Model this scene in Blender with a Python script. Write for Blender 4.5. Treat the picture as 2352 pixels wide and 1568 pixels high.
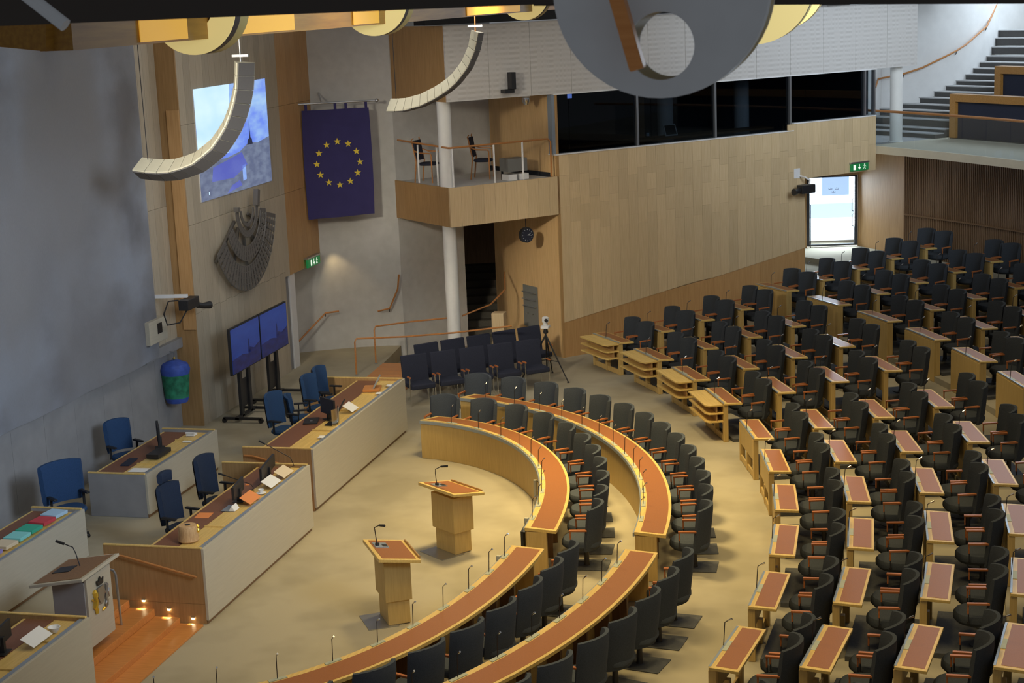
import bpy, bmesh, math, random
from mathutils import Vector, Matrix
random.seed(7)
PI = math.pi
for o in list(bpy.data.objects): bpy.data.objects.remove(o)
scene = bpy.context.scene
COL = scene.collection

# ------------------------------------------------------------------ camera
CAM = Vector((12.104, -22.428, 8.496))
RX = Vector((0.9705, 0.2361, -0.0403)).normalized()
RF = Vector((-0.2388, 0.9494, -0.2045)).normalized()
RU = RX.cross(RF).normalized(); RX = RF.cross(RU).normalized()
FPX, PW, PH = 3801.1, 2352, 1568
cd = bpy.data.cameras.new('camera'); cam = bpy.data.objects.new('camera', cd); COL.objects.link(cam)
cd.sensor_width = 36; cd.lens = FPX / PW * 36; cd.clip_start = .1; cd.clip_end = 300
cam.matrix_world = Matrix(((RX.x, RU.x, -RF.x, CAM.x), (RX.y, RU.y, -RF.y, CAM.y), (RX.z, RU.z, -RF.z, CAM.z), (0, 0, 0, 1)))
cd.dof.use_dof = True; cd.dof.focus_distance = 27; cd.dof.aperture_fstop = 6.3
scene.camera = cam

# ------------------------------------------------------------------ light
scene.view_settings.view_transform = 'Standard'; scene.view_settings.look = 'None'
scene.view_settings.gamma = 1; scene.view_settings.use_curve_mapping = False
scene.view_settings.exposure = -0.9
w = bpy.data.worlds.new('world'); scene.world = w; w.use_nodes = True
w.node_tree.nodes['Background'].inputs[0].default_value = (.92, .95, 1, 1)
w.node_tree.nodes['Background'].inputs[1].default_value = .30
def area(name, loc, size, power, color, target=None, shape='DISK'):
    l = bpy.data.lights.new(name, 'AREA'); l.shape = shape; l.size = size; l.energy = power; l.color = color
    o = bpy.data.objects.new(name, l); COL.objects.link(o); o.location = loc
    t = Vector(target if target else (loc[0], loc[1], 0)); d = (t - Vector(loc)).normalized()
    o.rotation_euler = d.to_track_quat('-Z', 'Y').to_euler(); return o
WARM = (1, .75, .33); NEUT = (1, .94, .84)
for x, y, p, c, sp in ((6.0, 3.6, 540, WARM, 85), (6.5, -3.5, 130, WARM, 95), (9, -4.5, 175, WARM, 105), (8.6, 5, 225, WARM, 105), (12, 1.5, 140, WARM, 115), (12, -6, 150, WARM, 115), (12.5, 9.0, 105, WARM, 115), (3.5, 9, 110, NEUT, 150), (1, -3, 60, NEUT, 150)):
    area('ceiling_lamp_light', (x, y, 9.3), 1.6, p, c).data.spread = math.radians(sp)
area('facade_fill_light', (8.0, 8, 9.0), 2.0, 120, (1, .90, .74), (7, 18.5, 3))  # unseen wash lamp added to brighten the facade wood
area('stage_washer_light', (3.0, 5, 8.9), 1.4, 90, (1, .95, .86), (-1.7, 9, 4))
area('pier_fill_light', (.5, -5.0, 8.8), 1.4, 150, (1, .90, .72), (3.2, 15.8, 1.6)).data.spread = math.radians(40)  # unseen fill lamp added to brighten the pier under the balcony
area('gallery_daylight', (15.8, 28, 10.2), 5, 650, (.74, .87, 1), (12.5, 22, 4))
area('panel_cool_fill', (16, 9, 9.8), 6, 420, (.78, .89, 1), (11, 22, 7.5)).data.spread = math.radians(70)  # cool fill added for the upper panels, no clerestory is known
area('hanging_cool_fill', (15, -9, 9.6), 5, 360, (.72, .84, 1), (-2, .5, 4.5)).data.spread = math.radians(50)  # unseen cool fill added to lift and blue the wall hanging
area('lobby_daylight', (9.9, 25.6, 2.4), 1.6, 380, (.75, .87, 1), (9.5, 20, 1))

# ------------------------------------------------------------------ pixel helpers (directions only, the depth comes from a plane)
def ray(x, y): return RX * ((x - PW / 2) / FPX) - RU * ((y - PH / 2) / FPX) + RF
def onz(x, y, z): d = ray(x, y); return CAM + d * ((z - CAM.z) / d.z)
def onp(x, y, p0, n):
    d = ray(x, y); n = Vector((n[0], n[1], 0)); p0 = Vector((p0[0], p0[1], 0)); return CAM + d * ((p0 - CAM).dot(n) / d.dot(n))
def onX(x, y, X): return onp(x, y, (X, 0), (1, 0))
def onY(x, y, Y): return onp(x, y, (0, Y), (0, 1))

# ------------------------------------------------------------------ materials
MATS = {}
def nodes(name):
    m = bpy.data.materials.new(name); m.use_nodes = True; nt = m.node_tree; b = nt.nodes['Principled BSDF']; MATS[name] = m; return m, nt, b
def mix(nt, fac, a, b, mode='MIX'):
    n = nt.nodes.new('ShaderNodeMix'); n.data_type = 'RGBA'; n.blend_type = mode
    for s, v in ((n.inputs[0], fac), (n.inputs[6], a), (n.inputs[7], b)):
        if hasattr(v, 'links') or hasattr(v, 'is_output'): nt.links.new(v, s)
        elif isinstance(v, tuple): s.default_value = (*v, 1)
        else: s.default_value = v
    return n.outputs[2]
def noise(nt, scale, stretch=(1, 1, 1), detail=3, coord='Object'):
    tc = nt.nodes.new('ShaderNodeTexCoord'); mp = nt.nodes.new('ShaderNodeMapping'); n = nt.nodes.new('ShaderNodeTexNoise')
    nt.links.new(tc.outputs[coord], mp.inputs[0]); mp.inputs['Scale'].default_value = stretch
    nt.links.new(mp.outputs[0], n.inputs['Vector']); n.inputs['Scale'].default_value = scale; n.inputs['Detail'].default_value = detail
    return n.outputs[0]
def ramp(nt, v, lo, hi):
    r = nt.nodes.new('ShaderNodeMapRange'); nt.links.new(v, r.inputs[0]); r.inputs[1].default_value = lo; r.inputs[2].default_value = hi; return r.outputs[0]
def bump(nt, b, v, s=.2, d=.01):
    n = nt.nodes.new('ShaderNodeBump'); n.inputs['Strength'].default_value = s; n.inputs['Distance'].default_value = d
    nt.links.new(v, n.inputs['Height']); nt.links.new(n.outputs[0], b.inputs['Normal'])
def plain(name, c, rough=.6, metal=0, spec=.5, var=0, nscale=40, bmp=0):
    m, nt, b = nodes(name); b.inputs['Roughness'].default_value = rough; b.inputs['Metallic'].default_value = metal
    b.inputs['Specular IOR Level'].default_value = spec
    if var:
        v = noise(nt, nscale); col = mix(nt, ramp(nt, v, .3, .7), tuple(x * (1 - var) for x in c), tuple(min(1, x * (1 + var)) for x in c))
        nt.links.new(col, b.inputs['Base Color'])
        if bmp: bump(nt, b, v, bmp, .005)
    else: b.inputs['Base Color'].default_value = (*c, 1)
    return m
def wood(name, c1, c2, axis='z', rough=.42, scale=9, rnd=.18, spec=.4):
    m, nt, b = nodes(name); st = {'z': (6, 6, .35), 'y': (6, .35, 6), 'x': (.35, 6, 6)}[axis]
    v = ramp(nt, noise(nt, scale, st, 4), .3, .7); col = mix(nt, v, c1, c2)
    oi = nt.nodes.new('ShaderNodeObjectInfo'); r = nt.nodes.new('ShaderNodeMapRange'); nt.links.new(oi.outputs['Random'], r.inputs[0])
    r.inputs[3].default_value = 1 - rnd; r.inputs[4].default_value = 1 + rnd * .6
    hs = nt.nodes.new('ShaderNodeHueSaturation'); nt.links.new(col, hs.inputs['Color']); nt.links.new(r.outputs[0], hs.inputs['Value'])
    nt.links.new(hs.outputs[0], b.inputs['Base Color']); b.inputs['Roughness'].default_value = rough; b.inputs['Specular IOR Level'].default_value = spec
    return m
def emit(name, c, s):
    m, nt, b = nodes(name); b.inputs['Base Color'].default_value = (*[x * .5 for x in c], 1)
    b.inputs['Emission Color'].default_value = (*c, 1); b.inputs['Emission Strength'].default_value = s; return m
def glass(name, c, alpha, rough=.02):
    m, nt, b = nodes(name); nt.nodes.remove(b); out = nt.nodes['Material Output']
    t = nt.nodes.new('ShaderNodeBsdfTransparent'); t.inputs[0].default_value = (*c, 1)
    g = nt.nodes.new('ShaderNodeBsdfGlossy'); g.inputs['Roughness'].default_value = rough; g.inputs[0].default_value = (.9, .95, 1, 1)
    f0 = nt.nodes.new('ShaderNodeLayerWeight'); f0.inputs[0].default_value = .5; f1 = nt.nodes.new('ShaderNodeMath'); f1.operation = 'POWER'; nt.links.new(f0.outputs['Facing'], f1.inputs[0]); f1.inputs[1].default_value = 4; f = nt.nodes.new('ShaderNodeMath'); f.operation = 'MULTIPLY'; nt.links.new(f1.outputs[0], f.inputs[0]); f.inputs[1].default_value = .35
    a = nt.nodes.new('ShaderNodeMath'); a.operation = 'ADD'; nt.links.new(f.outputs[0], a.inputs[0]); a.inputs[1].default_value = alpha
    x = nt.nodes.new('ShaderNodeMixShader'); nt.links.new(a.outputs[0], x.inputs[0]); nt.links.new(t.outputs[0], x.inputs[1]); nt.links.new(g.outputs[0], x.inputs[2])
    nt.links.new(x.outputs[0], out.inputs[0]); return m

wood('maple', (.66, .45, .14), (.80, .57, .20), 'y', .38, 7, .08)
wood('maple_panel', (.55, .37, .13), (.64, .45, .17), 'z', .5, 7, .08)
wood('birch', (.62, .46, .26), (.70, .54, .33), 'z', .5, 6, .10)
wood('birch_pale', (.48, .44, .345), (.52, .48, .38), 'y', .5, 6, .05)
wood('birch_stage', (.44, .38, .28), (.52, .45, .34), 'z', .5, 6, .13)
wood('brown_wood', (.37, .215, .085), (.46, .28, .12), 'z', .45, 6, .06)
wood('dado_wood', (.47, .27, .11), (.56, .34, .15), 'z', .45, 6, .06)
wood('pier_wood', (.66, .43, .20), (.76, .52, .26), 'z', .45, 6, .05)
wood('dark_wood', (.20, .11, .05), (.27, .15, .07), 'z', .5, 6, .1)
wood('orange_wood', (.55, .21, .05), (.66, .28, .08), 'x', .35, 6, .06)
wood('arm_wood', (.40, .13, .04), (.50, .18, .06), 'x', .32, 12, .1)
wood('beam_wood', (.22, .10, .012), (.32, .16, .02), 'y', .45, 4, .02)
wood('rail_wood', (.42, .17, .05), (.52, .24, .08), 'x', .35, 10, .05)
wood('stump_wood', (.50, .29, .13), (.68, .46, .24), 'z', .5, 14, .05)
plain('leather', (.32, .12, .036), .42, 0, .5, .10, 90, .10)
plain('leather_stage', (.20, .085, .045), .45, 0, .5, .10, 90, .10)
plain('charcoal_fabric', (.044, .051, .061), .92, 0, .2, .22, 130, .25)
plain('charcoal_fabric_curved', (.060, .072, .092), .92, 0, .2, .22, 130, .25)  # charcoal with the curved rows' brighter light and blue sheen in its colour
plain('navy_fabric', (.030, .034, .055), .9, 0, .2, .2, 120, .2)
plain('blue_fabric', (.022, .060, .145), .85, 0, .3, .2, 120, .2)
plain('office_navy', (.018, .030, .060), .85, 0, .3, .2, 120, .2)
plain('dark_plastic', (.018, .018, .02), .45)
plain('dark_metal', (.05, .05, .055), .4, .6)
plain('vent_dark', (.085, .088, .093), .7, 0, .3, .15, 30)
plain('case_grey', (.22, .22, .21), .5, .2)
plain('chrome', (.72, .72, .72), .22, 1)
plain('steel', (.50, .52, .55), .32, .9)
plain('channel_grey', (.36, .42, .50), .35, .5)
plain('plate_green', (.45, .48, .38), .5, .1)
plain('plaster', (.56, .555, .54), .9, 0, .2, .05, 5)
plain('plaster_white', (.74, .74, .73), .85, 0, .2, .03, 4)
plain('slab_cream', (.68, .62, .48), .7, 0, .3, .03, 4)
wood('bench_wood', (.36, .17, .035), (.46, .23, .06), 'x', .4, 6, .05)
plain('column_white', (.78, .78, .76), .6, 0, .3, .02, 5)
plain('wall_shadow_grey', (.29, .285, .285), .9, 0, .2, .08, 3)  # recessed wall's shade put into the grey; plain grey on lectern, desk ends
plain('white_paint', (.78, .78, .78), .5)
plain('black', (.004, .004, .005), .7)
plain('interior_dark', (.012, .015, .022), .8)
plain('paper', (.82, .82, .80), .8)
plain('copper', (.80, .34, .12), .35, .9)
plain('brass', (.75, .55, .15), .35, 1)
plain('gold', (.85, .62, .12), .3, 1)
plain('silver_relief', (.42, .42, .44), .35, .9)
plain('relief_metal', (.16, .15, .14), .5, .3)
plain('speaker_cream', (.52, .50, .40), .55, 0, .4, .03, 8)
plain('speaker_grille', (.12, .12, .125), .7, 0, .3, .1, 200)
plain('lamp_grey', (.60, .63, .66), .55, 0, .4, .03, 6)
plain('truss_dark', (.035, .026, .020), .6)
plain('lamp_olive', (.36, .28, .10), .5)
plain('stair_grey', (.10, .098, .095), .95, 0, .1, .12, 60)
plain('stair_pale', (.46, .46, .46), .9, 0, .1, .08, 60)
plain('stair_brown', (.13, .12, .10), .95, 0, .1, .12, 60)  # dull grey-brown of the stairs between drum and pier
plain('flag_blue', (.045, .040, .14), .8, 0, .2, .06, 3)
plain('star_yellow', (.78, .60, .06), .7)
plain('bag_blue', (.05, .10, .42), .6, 0, .4, .2, 8)
plain('bag_green', (.03, .22, .12), .6, 0, .4, .5, 7)
for n, c in (('yellow', (.70, .58, .22)), ('purple', (.32, .26, .55)), ('beige', (.72, .60, .42)), ('cyan', (.25, .68, .66)), ('green', (.04, .42, .28)), ('red', (.58, .06, .08)), ('light_blue', (.42, .62, .80)), ('orange', (.78, .27, .08))):
    plain('file_' + n, c, .7)
emit('ring_glow', (1, .78, .30), .85)
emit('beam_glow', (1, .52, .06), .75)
emit('spot_glow', (1, .80, .45), 30)
emit('exit_green', (.01, .22, .06), .8)
emit('exit_white', (.9, 1, .85), 1.6)
emit('daylight_white', (.86, .95, 1), 3.0)
emit('daylight_sky', (.86, .94, 1), 9.0)
emit('daylight_blue', (.55, .72, 1), 1.2)
emit('daylight_grey', (.72, .84, .96), 1.5)
emit('blue_led', (.12, .2, 1), 3)
emit('screen_blue', (.25, .38, 1), 3)
glass('clear_glass', (.80, .84, .86), .03)
glass('booth_glass', (.42, .46, .50), .02)
glass('door_glass', (.93, .96, .98), .0)
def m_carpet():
    m, nt, b = nodes('carpet'); a = ramp(nt, noise(nt, .8, (1, 1, 1), 3), .36, .56); f = noise(nt, 260, (1, 1, 1), 2)  # broad darker patches put soft lamp shadows into the carpet colour
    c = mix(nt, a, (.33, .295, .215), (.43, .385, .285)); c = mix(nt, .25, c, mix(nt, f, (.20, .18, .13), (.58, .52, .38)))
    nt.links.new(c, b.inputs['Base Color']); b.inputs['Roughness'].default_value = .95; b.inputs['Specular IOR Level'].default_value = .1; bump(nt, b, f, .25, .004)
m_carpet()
def m_perf():   # pale acoustic panels with fine horizontal rows
    m, nt, b = nodes('acoustic_white'); tc = nt.nodes.new('ShaderNodeTexCoord'); wv = nt.nodes.new('ShaderNodeTexWave'); wv.bands_direction = 'Z'
    nt.links.new(tc.outputs['Object'], wv.inputs[0]); wv.inputs['Scale'].default_value = 2.7; wv.inputs['Distortion'].default_value = 0
    v = ramp(nt, noise(nt, 3, (3, 3, .4), 2), .4, .6)
    c = mix(nt, ramp(nt, wv.outputs[0], .25, .75), (.44, .42, .40), (.68, .665, .65)); c = mix(nt, v, c, (.60, .58, .56)); c = mix(nt, .45, (.60, .58, .56), c)
    nt.links.new(c, b.inputs['Base Color']); b.inputs['Roughness'].default_value = .75; bump(nt, b, wv.outputs[0], .3, .01)
m_perf()
def m_weave():  # woven hanging: soft drifting blue-grey cloud shapes
    m, nt, b = nodes('weave'); v = ramp(nt, noise(nt, .55, (1, 1, 1.3), 5), .36, .64); u = ramp(nt, noise(nt, .22, (1, 1.4, .8), 3), .4, .65); f = noise(nt, 90, (1, 1, .2), 2)
    c = mix(nt, v, (.32, .32, .345), (.58, .63, .72)); c = mix(nt, u, c, (.46, .45, .45)); c = mix(nt, .15, c, mix(nt, f, (.3, .3, .33), (.66, .68, .74)))
    nt.links.new(c, b.inputs['Base Color']); b.inputs['Roughness'].default_value = .95; b.inputs['Specular IOR Level'].default_value = .1; bump(nt, b, f, .2, .01)
m_weave()
def m_screen(name, lo, hi, s, sc=1.2):
    m, nt, b = nodes(name); v = ramp(nt, noise(nt, sc, (1, .6, 1.6), 5), .38, .66); c = mix(nt, v, lo, hi)
    b.inputs['Base Color'].default_value = (.02, .02, .03, 1); nt.links.new(c, b.inputs['Emission Color']); b.inputs['Emission Strength'].default_value = s; b.inputs['Roughness'].default_value = .3
m_screen('screen_sky', (.16, .28, .95), (.50, .78, 1), 1.7)
m_screen('screen_sky_pale', (.55, .82, 1), (.72, .95, 1), 1.9)
m_screen('screen_city', (.16, .20, .34), (.26, .32, .46), 1.3, 5)
m_screen('screen_water', (.14, .18, .75), (.22, .28, .85), 1.2)
m_screen('tv_sky', (.012, .05, .30), (.02, .085, .42), .75)
m_screen('tv_city', (.006, .014, .10), (.01, .03, .20), .7, 6)
m_screen('screen_tower', (.05, .07, .16), (.08, .1, .2), .6)

# ------------------------------------------------------------------ mesh helpers
def BM(): return bmesh.new()
def box(bm, x0, x1, y0, y1, z0, z1, M=None):
    v = [bm.verts.new((x, y, z)) for x in (x0, x1) for y in (y0, y1) for z in (z0, z1)]
    if M is not None:
        for q in v: q.co = M @ q.co
    for f in ((0, 1, 3, 2), (4, 6, 7, 5), (0, 4, 5, 1), (2, 3, 7, 6), (0, 2, 6, 4), (1, 5, 7, 3)): bm.faces.new([v[i] for i in f])
    return v
def bar(bm, a, b, r1, r2=None, up=(0, 0, 1)):     # rectangular bar from a to b
    a, b = Vector(a), Vector(b); d = b - a; L = d.length; x = d.normalized(); u = Vector(up)
    if abs(x.dot(u)) > .95: u = Vector((1, 0, 0))
    y = u.cross(x).normalized(); z = x.cross(y); r2 = r1 if r2 is None else r2
    M = Matrix(((x.x, y.x, z.x, a.x), (x.y, y.y, z.y, a.y), (x.z, y.z, z.z, a.z), (0, 0, 0, 1)))
    box(bm, 0, L, -r1, r1, -r2, r2, M)
def tube(bm, pts, r, n=8, cap=True):
    pts = [Vector(p) for p in pts]; rs = r if isinstance(r, (list, tuple)) else [r] * len(pts); rings = []; ref = None
    for i, p in enumerate(pts):
        t = (pts[min(i + 1, len(pts) - 1)] - pts[max(i - 1, 0)]).normalized()
        if ref is None: ref = Vector((0, 0, 1)) if abs(t.z) < .9 else Vector((1, 0, 0))
        x = (ref - t * ref.dot(t)).normalized(); ref = x; y = t.cross(x)
        rings.append([bm.verts.new(p + (x * math.cos(2 * PI * k / n) + y * math.sin(2 * PI * k / n)) * rs[i]) for k in range(n)])
    for a, b in zip(rings, rings[1:]):
        for k in range(n): bm.faces.new((a[k], a[(k + 1) % n], b[(k + 1) % n], b[k]))
    if cap: bm.faces.new(rings[0][::-1]); bm.faces.new(rings[-1])
def lathe(bm, prof, n=20, c=(0, 0, 0)):
    c = Vector(c); rings = [[bm.verts.new(c + Vector((r * math.cos(2 * PI * k / n), r * math.sin(2 * PI * k / n), z))) for k in range(n)] for r, z in prof]
    for a, b in zip(rings, rings[1:]):
        for k in range(n): bm.faces.new((a[k], a[(k + 1) % n], b[(k + 1) % n], b[k]))
    bm.faces.new(rings[0][::-1]); bm.faces.new(rings[-1])
def prism(bm, pts, z0, z1, M=None):   # polygon (x,y) extruded in z
    a = [bm.verts.new((x, y, z0)) for x, y in pts]; b = [bm.verts.new((x, y, z1)) for x, y in pts]
    if M is not None:
        for q in a + b: q.co = M @ q.co
    n = len(pts); bm.faces.new(a[::-1]); bm.faces.new(b)
    for k in range(n): bm.faces.new((a[k], a[(k + 1) % n], b[(k + 1) % n], b[k]))
def strip(bm, path, prof):    # sweep: path = list of frames (origin, xdir, zdir); prof = list of (x, z) closed
    rings = [[bm.verts.new(o + x * px + z * pz) for px, pz in prof] for o, x, z in path]; n = len(prof)
    for a, b in zip(rings, rings[1:]):
        for k in range(n): bm.faces.new((a[k], a[(k + 1) % n], b[(k + 1) % n], b[k]))
    bm.faces.new(rings[0][::-1]); bm.faces.new(rings[-1])
def fin(name, bm, mat, parent=None, bevel=0, seg=2, smooth=False, loc=None, rz=0):
    bmesh.ops.recalc_face_normals(bm, faces=bm.faces)
    if bevel: bmesh.ops.bevel(bm, geom=list(bm.edges), offset=bevel, segments=seg, affect='EDGES', profile=.6, clamp_overlap=True)
    me = bpy.data.meshes.new(name); bm.to_mesh(me); bm.free()
    if smooth:
        for p in me.polygons: p.use_smooth = True
        try: me.set_sharp_from_angle(angle=.7)
        except Exception: pass
    if mat: me.materials.append(MATS[mat])
    o = bpy.data.objects.new(name, me); COL.objects.link(o)
    if parent: o.parent = parent
    if loc is not None: o.location = loc
    o.rotation_euler.z = rz
    return o
def tag(o, label, cat, group=None):
    o['label'] = label; o['category'] = cat
    if group: o['group'] = group
    return o
def struct(o): o['kind'] = 'structure'; return o
def thing(name, label, cat, loc=(0, 0, 0), rz=0, group=None):
    o = bpy.data.objects.new(name, None); COL.objects.link(o); o.empty_display_size = .1; o.location = loc; o.rotation_euler.z = rz
    return tag(o, label, cat, group)
def dup(root, loc, rz, label, group=None):
    r = root.copy(); COL.objects.link(r); r.location = loc; r.rotation_euler.z = rz; r['label'] = label
    if group: r['group'] = group
    for ch in list(root.children):
        c = ch.copy(); COL.objects.link(c); c.parent = r
        for g in list(ch.children): k = g.copy(); COL.objects.link(k); k.parent = c
    return r
def sbox(name, mat, parent, x0, x1, y0, y1, z0, z1, bevel=0, M=None):
    bm = BM(); box(bm, x0, x1, y0, y1, z0, z1, M); return fin(name, bm, mat, parent, bevel)
def stube(name, mat, parent, pts, r, n=8): bm = BM(); tube(bm, pts, r, n); return fin(name, bm, mat, parent, smooth=True)
ORD = ['first', 'second', 'third', 'fourth', 'fifth', 'sixth', 'seventh', 'eighth', 'ninth', 'tenth', 'eleventh', 'twelfth', 'thirteenth', 'fourteenth']

# ================================================================== THE ROOM
# seating grid (measured): arcs round OC, straight rows of paired desks
OC = Vector((-13.247, -.373, 0)); R1 = 23.5
def pol(R, th, z=0): t = math.radians(th); return Vector((OC.x + R * math.cos(t), OC.y + R * math.sin(t), z))
# side facade: runs 44 degrees off the stage wall
FA = math.radians(44); FD = Vector((math.sin(FA), math.cos(FA), 0)); FN = Vector((math.cos(FA), -math.sin(FA), 0)); F0 = Vector((3.93, 15.25, 0)); FRZ = math.atan2(FD.y, FD.x)
def fac(s, out=0, z=0): return F0 + FD * s + FN * out + Vector((0, 0, z))
def facade_theta(R):     # polar angle where a circle round OC meets the facade
    lo, hi = 10, 80
    for _ in range(40):
        m = (lo + hi) / 2
        if (pol(R, m) - F0).dot(FN) > 0: lo = m
        else: hi = m
    return lo

# ---- floors
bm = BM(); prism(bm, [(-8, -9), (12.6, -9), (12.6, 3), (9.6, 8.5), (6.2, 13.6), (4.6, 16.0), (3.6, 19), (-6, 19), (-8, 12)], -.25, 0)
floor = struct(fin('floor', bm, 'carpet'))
def terrace(Ra, Rb, z, t0=-16, t1=None):
    bm = BM(); n = 26; ta = (facade_theta((Ra + Rb) / 2) + .4) if t1 is None else t1; v = []
    for k in range(n + 1):
        t = t0 + (ta - t0) * k / n; v.append([bm.verts.new(pol(R, t, zz)) for R, zz in ((Ra, -.2), (Ra, z), (Rb, z), (Rb, -.2))])
    for a, b in zip(v, v[1:]):
        for i in range(4): bm.faces.new((a[i], a[(i + 1) % 4], b[(i + 1) % 4], b[i]))
    bm.faces.new(v[0]); bm.faces.new(v[-1][::-1])
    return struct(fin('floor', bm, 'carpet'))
ROWR, ROWZ, TERR = {}, {}, {}
for k in range(1, 5): ROWR[k] = R1 + 1.065 * (k - 1); ROWZ[k] = .132 * (k - 1)
for k in range(5, 10): ROWR[k] = 28.48 + 1.05 * (k - 5); ROWZ[k] = .52 + .15 * (k - 5)
TERR[1] = floor
for k in range(2, 5): TERR[k] = terrace(ROWR[k] - .19, (ROWR[k + 1] - .19) if k < 4 else 28.34, ROWZ[k])
for k in range(5, 10): TERR[k] = terrace(ROWR[k] - (.14 if k == 5 else .19), (ROWR[k + 1] - .19) if k < 9 else 38, ROWZ[k], 6, None if k < 8 else 54)

# ---- podium with wooden steps
PZ = .33
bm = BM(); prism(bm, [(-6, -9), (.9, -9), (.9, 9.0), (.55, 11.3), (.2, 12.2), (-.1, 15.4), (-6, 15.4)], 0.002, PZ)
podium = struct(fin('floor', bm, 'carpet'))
def steps(y0, y1, xs, label):
    t = struct(thing('floor', label, 'steps')); del t['label'], t['category']
    for i, x in enumerate(xs):
        sbox('step', 'orange_wood', t, .9, x, y0, y1, .112 * i + .003, .112 * (i + 1), .006)
    return t
steps(-4.75, -2.2, (2.03, 1.65, 1.27), ''); steps(2.25, 2.98, (2.03, 1.65, 1.27), '')
# timber apron in front of the lectern (sloping deck seen at the foot of the steps)
deck = struct(sbox('floor', 'orange_wood', None, 2.03, 2.38, -4.75, -2.2, .002, .03, .004))
# wooden landing between desk and visitor seats
wl = struct(thing('floor', '', '')); del wl['label'], wl['category']
for k in range(4):
    bm = BM(); y = 11.25 + k * .42; prism(bm, [(.22 - .02 * k, y), (1.02, y), (1.02, y + .41), (.2 - .02 * k, y + .41)], .003, PZ + .02 - .0 * k); fin('board', bm, 'orange_wood', wl, .004)

# ---- stage wall
SX = -1.75
ws = struct(thing('wall_stage', '', '')); del ws['label'], ws['category']
bm = BM(); box(bm, SX - .5, SX - .03, 7.2, 12.0, 0, 8.7); box(bm, SX - .5, SX - .03, 12.0, 14.42, 2.52, 8.7); fin('core', bm, 'birch_stage', ws)
nP = 24
for i in range(nP):
    y0 = 7.2 + (14.42 - 7.2) * i / nP; y1 = 7.2 + (14.42 - 7.2) * (i + 1) / nP - .006
    lo = .33 if y1 <= 12.01 else 2.5
    cuts = [lo] + [c for c in ((2.62 if i % 2 else 2.60), 4.35, 6.3) if c > lo + .3] + [8.7]
    for a, b in zip(cuts, cuts[1:]):
        o = sbox('panel', 'birch_stage' if i < 17 else 'dado_wood', ws, SX - .03, SX, y0, y1, a, b - .006)
sbox('return_panel', 'brown_wood', ws, SX - .45, SX, 7.155, 7.197, .33, 8.7)
sbox('return_strip', 'dado_wood', ws, SX - .24, SX + .012, 7.11, 7.152, 2.3, 6.6)
# door jamb beside the opening
sbox('jamb', 'wall_shadow_grey', ws, SX - .45, SX - .06, 12.02, 12.3, PZ, 2.5); sbox('jamb', 'white_paint', ws, SX - .42, SX - .02, 12.3, 12.62, PZ, 2.5)
# recessed wall left of it
wl2 = struct(thing('wall_left', '', '')); del wl2['label'], wl2['category']
LXW = SX - .45
sbox('core', 'wall_shadow_grey', wl2, LXW - .4, LXW - .02, -16, 7.2, 0, 8.7)
for i in range(7):
    y0 = 5.3 + .264 * i
    for a, b in ((2.12, 4.75), (4.756, 8.7)): sbox('panel', 'birch_stage', wl2, LXW - .02, LXW + .04, y0, y0 + .258, a, b)
for i in range(14):
    y0 = -7.6 + i * 1.056
    sbox('panel', 'wall_shadow_grey', wl2, LXW - .02, LXW, y0, y0 + 1.05, PZ, 2.1)
sbox('ledge', 'wall_shadow_grey', wl2, LXW, LXW + .14, 5.55, 7.15, 1.95, 2.14)
# woven hanging
tp = thing('wall_hanging', 'huge blue-grey woven wall hanging covering the wall behind the podium', 'tapestry', (LXW + .16, -1.5, 2.0))
bm = BM(); nY, nZ = 60, 8; g = []
for i in range(nY + 1):
    y = -7.5 + 15.0 * i / nY
    g.append([bm.verts.new((.05 + .02 * math.sin(y * 2.3) + .012 * math.sin(y * 5.1), y, 6.6 * j / nZ)) for j in range(nZ + 1)])
for a, b in zip(g, g[1:]):
    for j in range(nZ): bm.faces.new((a[j], b[j], b[j + 1], a[j + 1]))
bmesh.ops.solidify(bm, geom=list(bm.faces), thickness=.03)
fin('cloth', bm, 'weave', tp, smooth=True)
sbox('hanging_rod', 'dark_metal', tp, -.06, .0, -7.5, 7.5, 6.58, 6.64)

# ---- plaster drum wall
pts = [(-4.6, 12.9), (-3.4, 13.3), (-2.5, 13.85), (-1.75, 14.3), (-1.0, 14.66), (-.4, 14.86), (.05, 14.9), (.6, 15.7), (1.2, 16.5), (1.86, 17.36)]
def wall_poly(name, pts, z0, z1, mat, th=.15, parent=None):
    bm = BM(); a = [Vector((*p, 0)) for p in pts]; n = len(a); v = []
    for i, p in enumerate(a):
        t = (a[min(i + 1, n - 1)] - a[max(i - 1, 0)]).normalized(); nrm = Vector((-t.y, t.x, 0))
        v.append([bm.verts.new((q.x, q.y, z)) for q, z in ((p, z0), (p, z1), (p + nrm * th, z1), (p + nrm * th, z0))])
    for p, q in zip(v, v[1:]):
        for k in range(4): bm.faces.new((p[k], p[(k + 1) % 4], q[(k + 1) % 4], q[k]))
    bm.faces.new(v[0]); bm.faces.new(v[-1][::-1]); return fin(name, bm, mat, parent, smooth=True)
struct(wall_poly('wall_drum', pts[:9], 0, 8.7, 'plaster')); struct(wall_poly('wall_drum', pts[8:], 3.4, 8.7, 'plaster'))
struct(wall_poly('wall_stairwell', [(-1.0, 20.6), (2.9, 21.2)], 0, 3.9, 'dark_wood')); struct(wall_poly('wall_stairwell', [(.95, 16.75), (-.4, 20.6)], 0, 3.9, 'wall_shadow_grey')); struct(wall_poly('wall_stairwell', [(2.05, 17.45), (2.3, 21.2)], 0, 3.9, 'dark_wood')); struct(sbox('ceiling', 'plaster', None, -1.2, 3.0, 17.6, 21.3, 3.9, 4.0))
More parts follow.
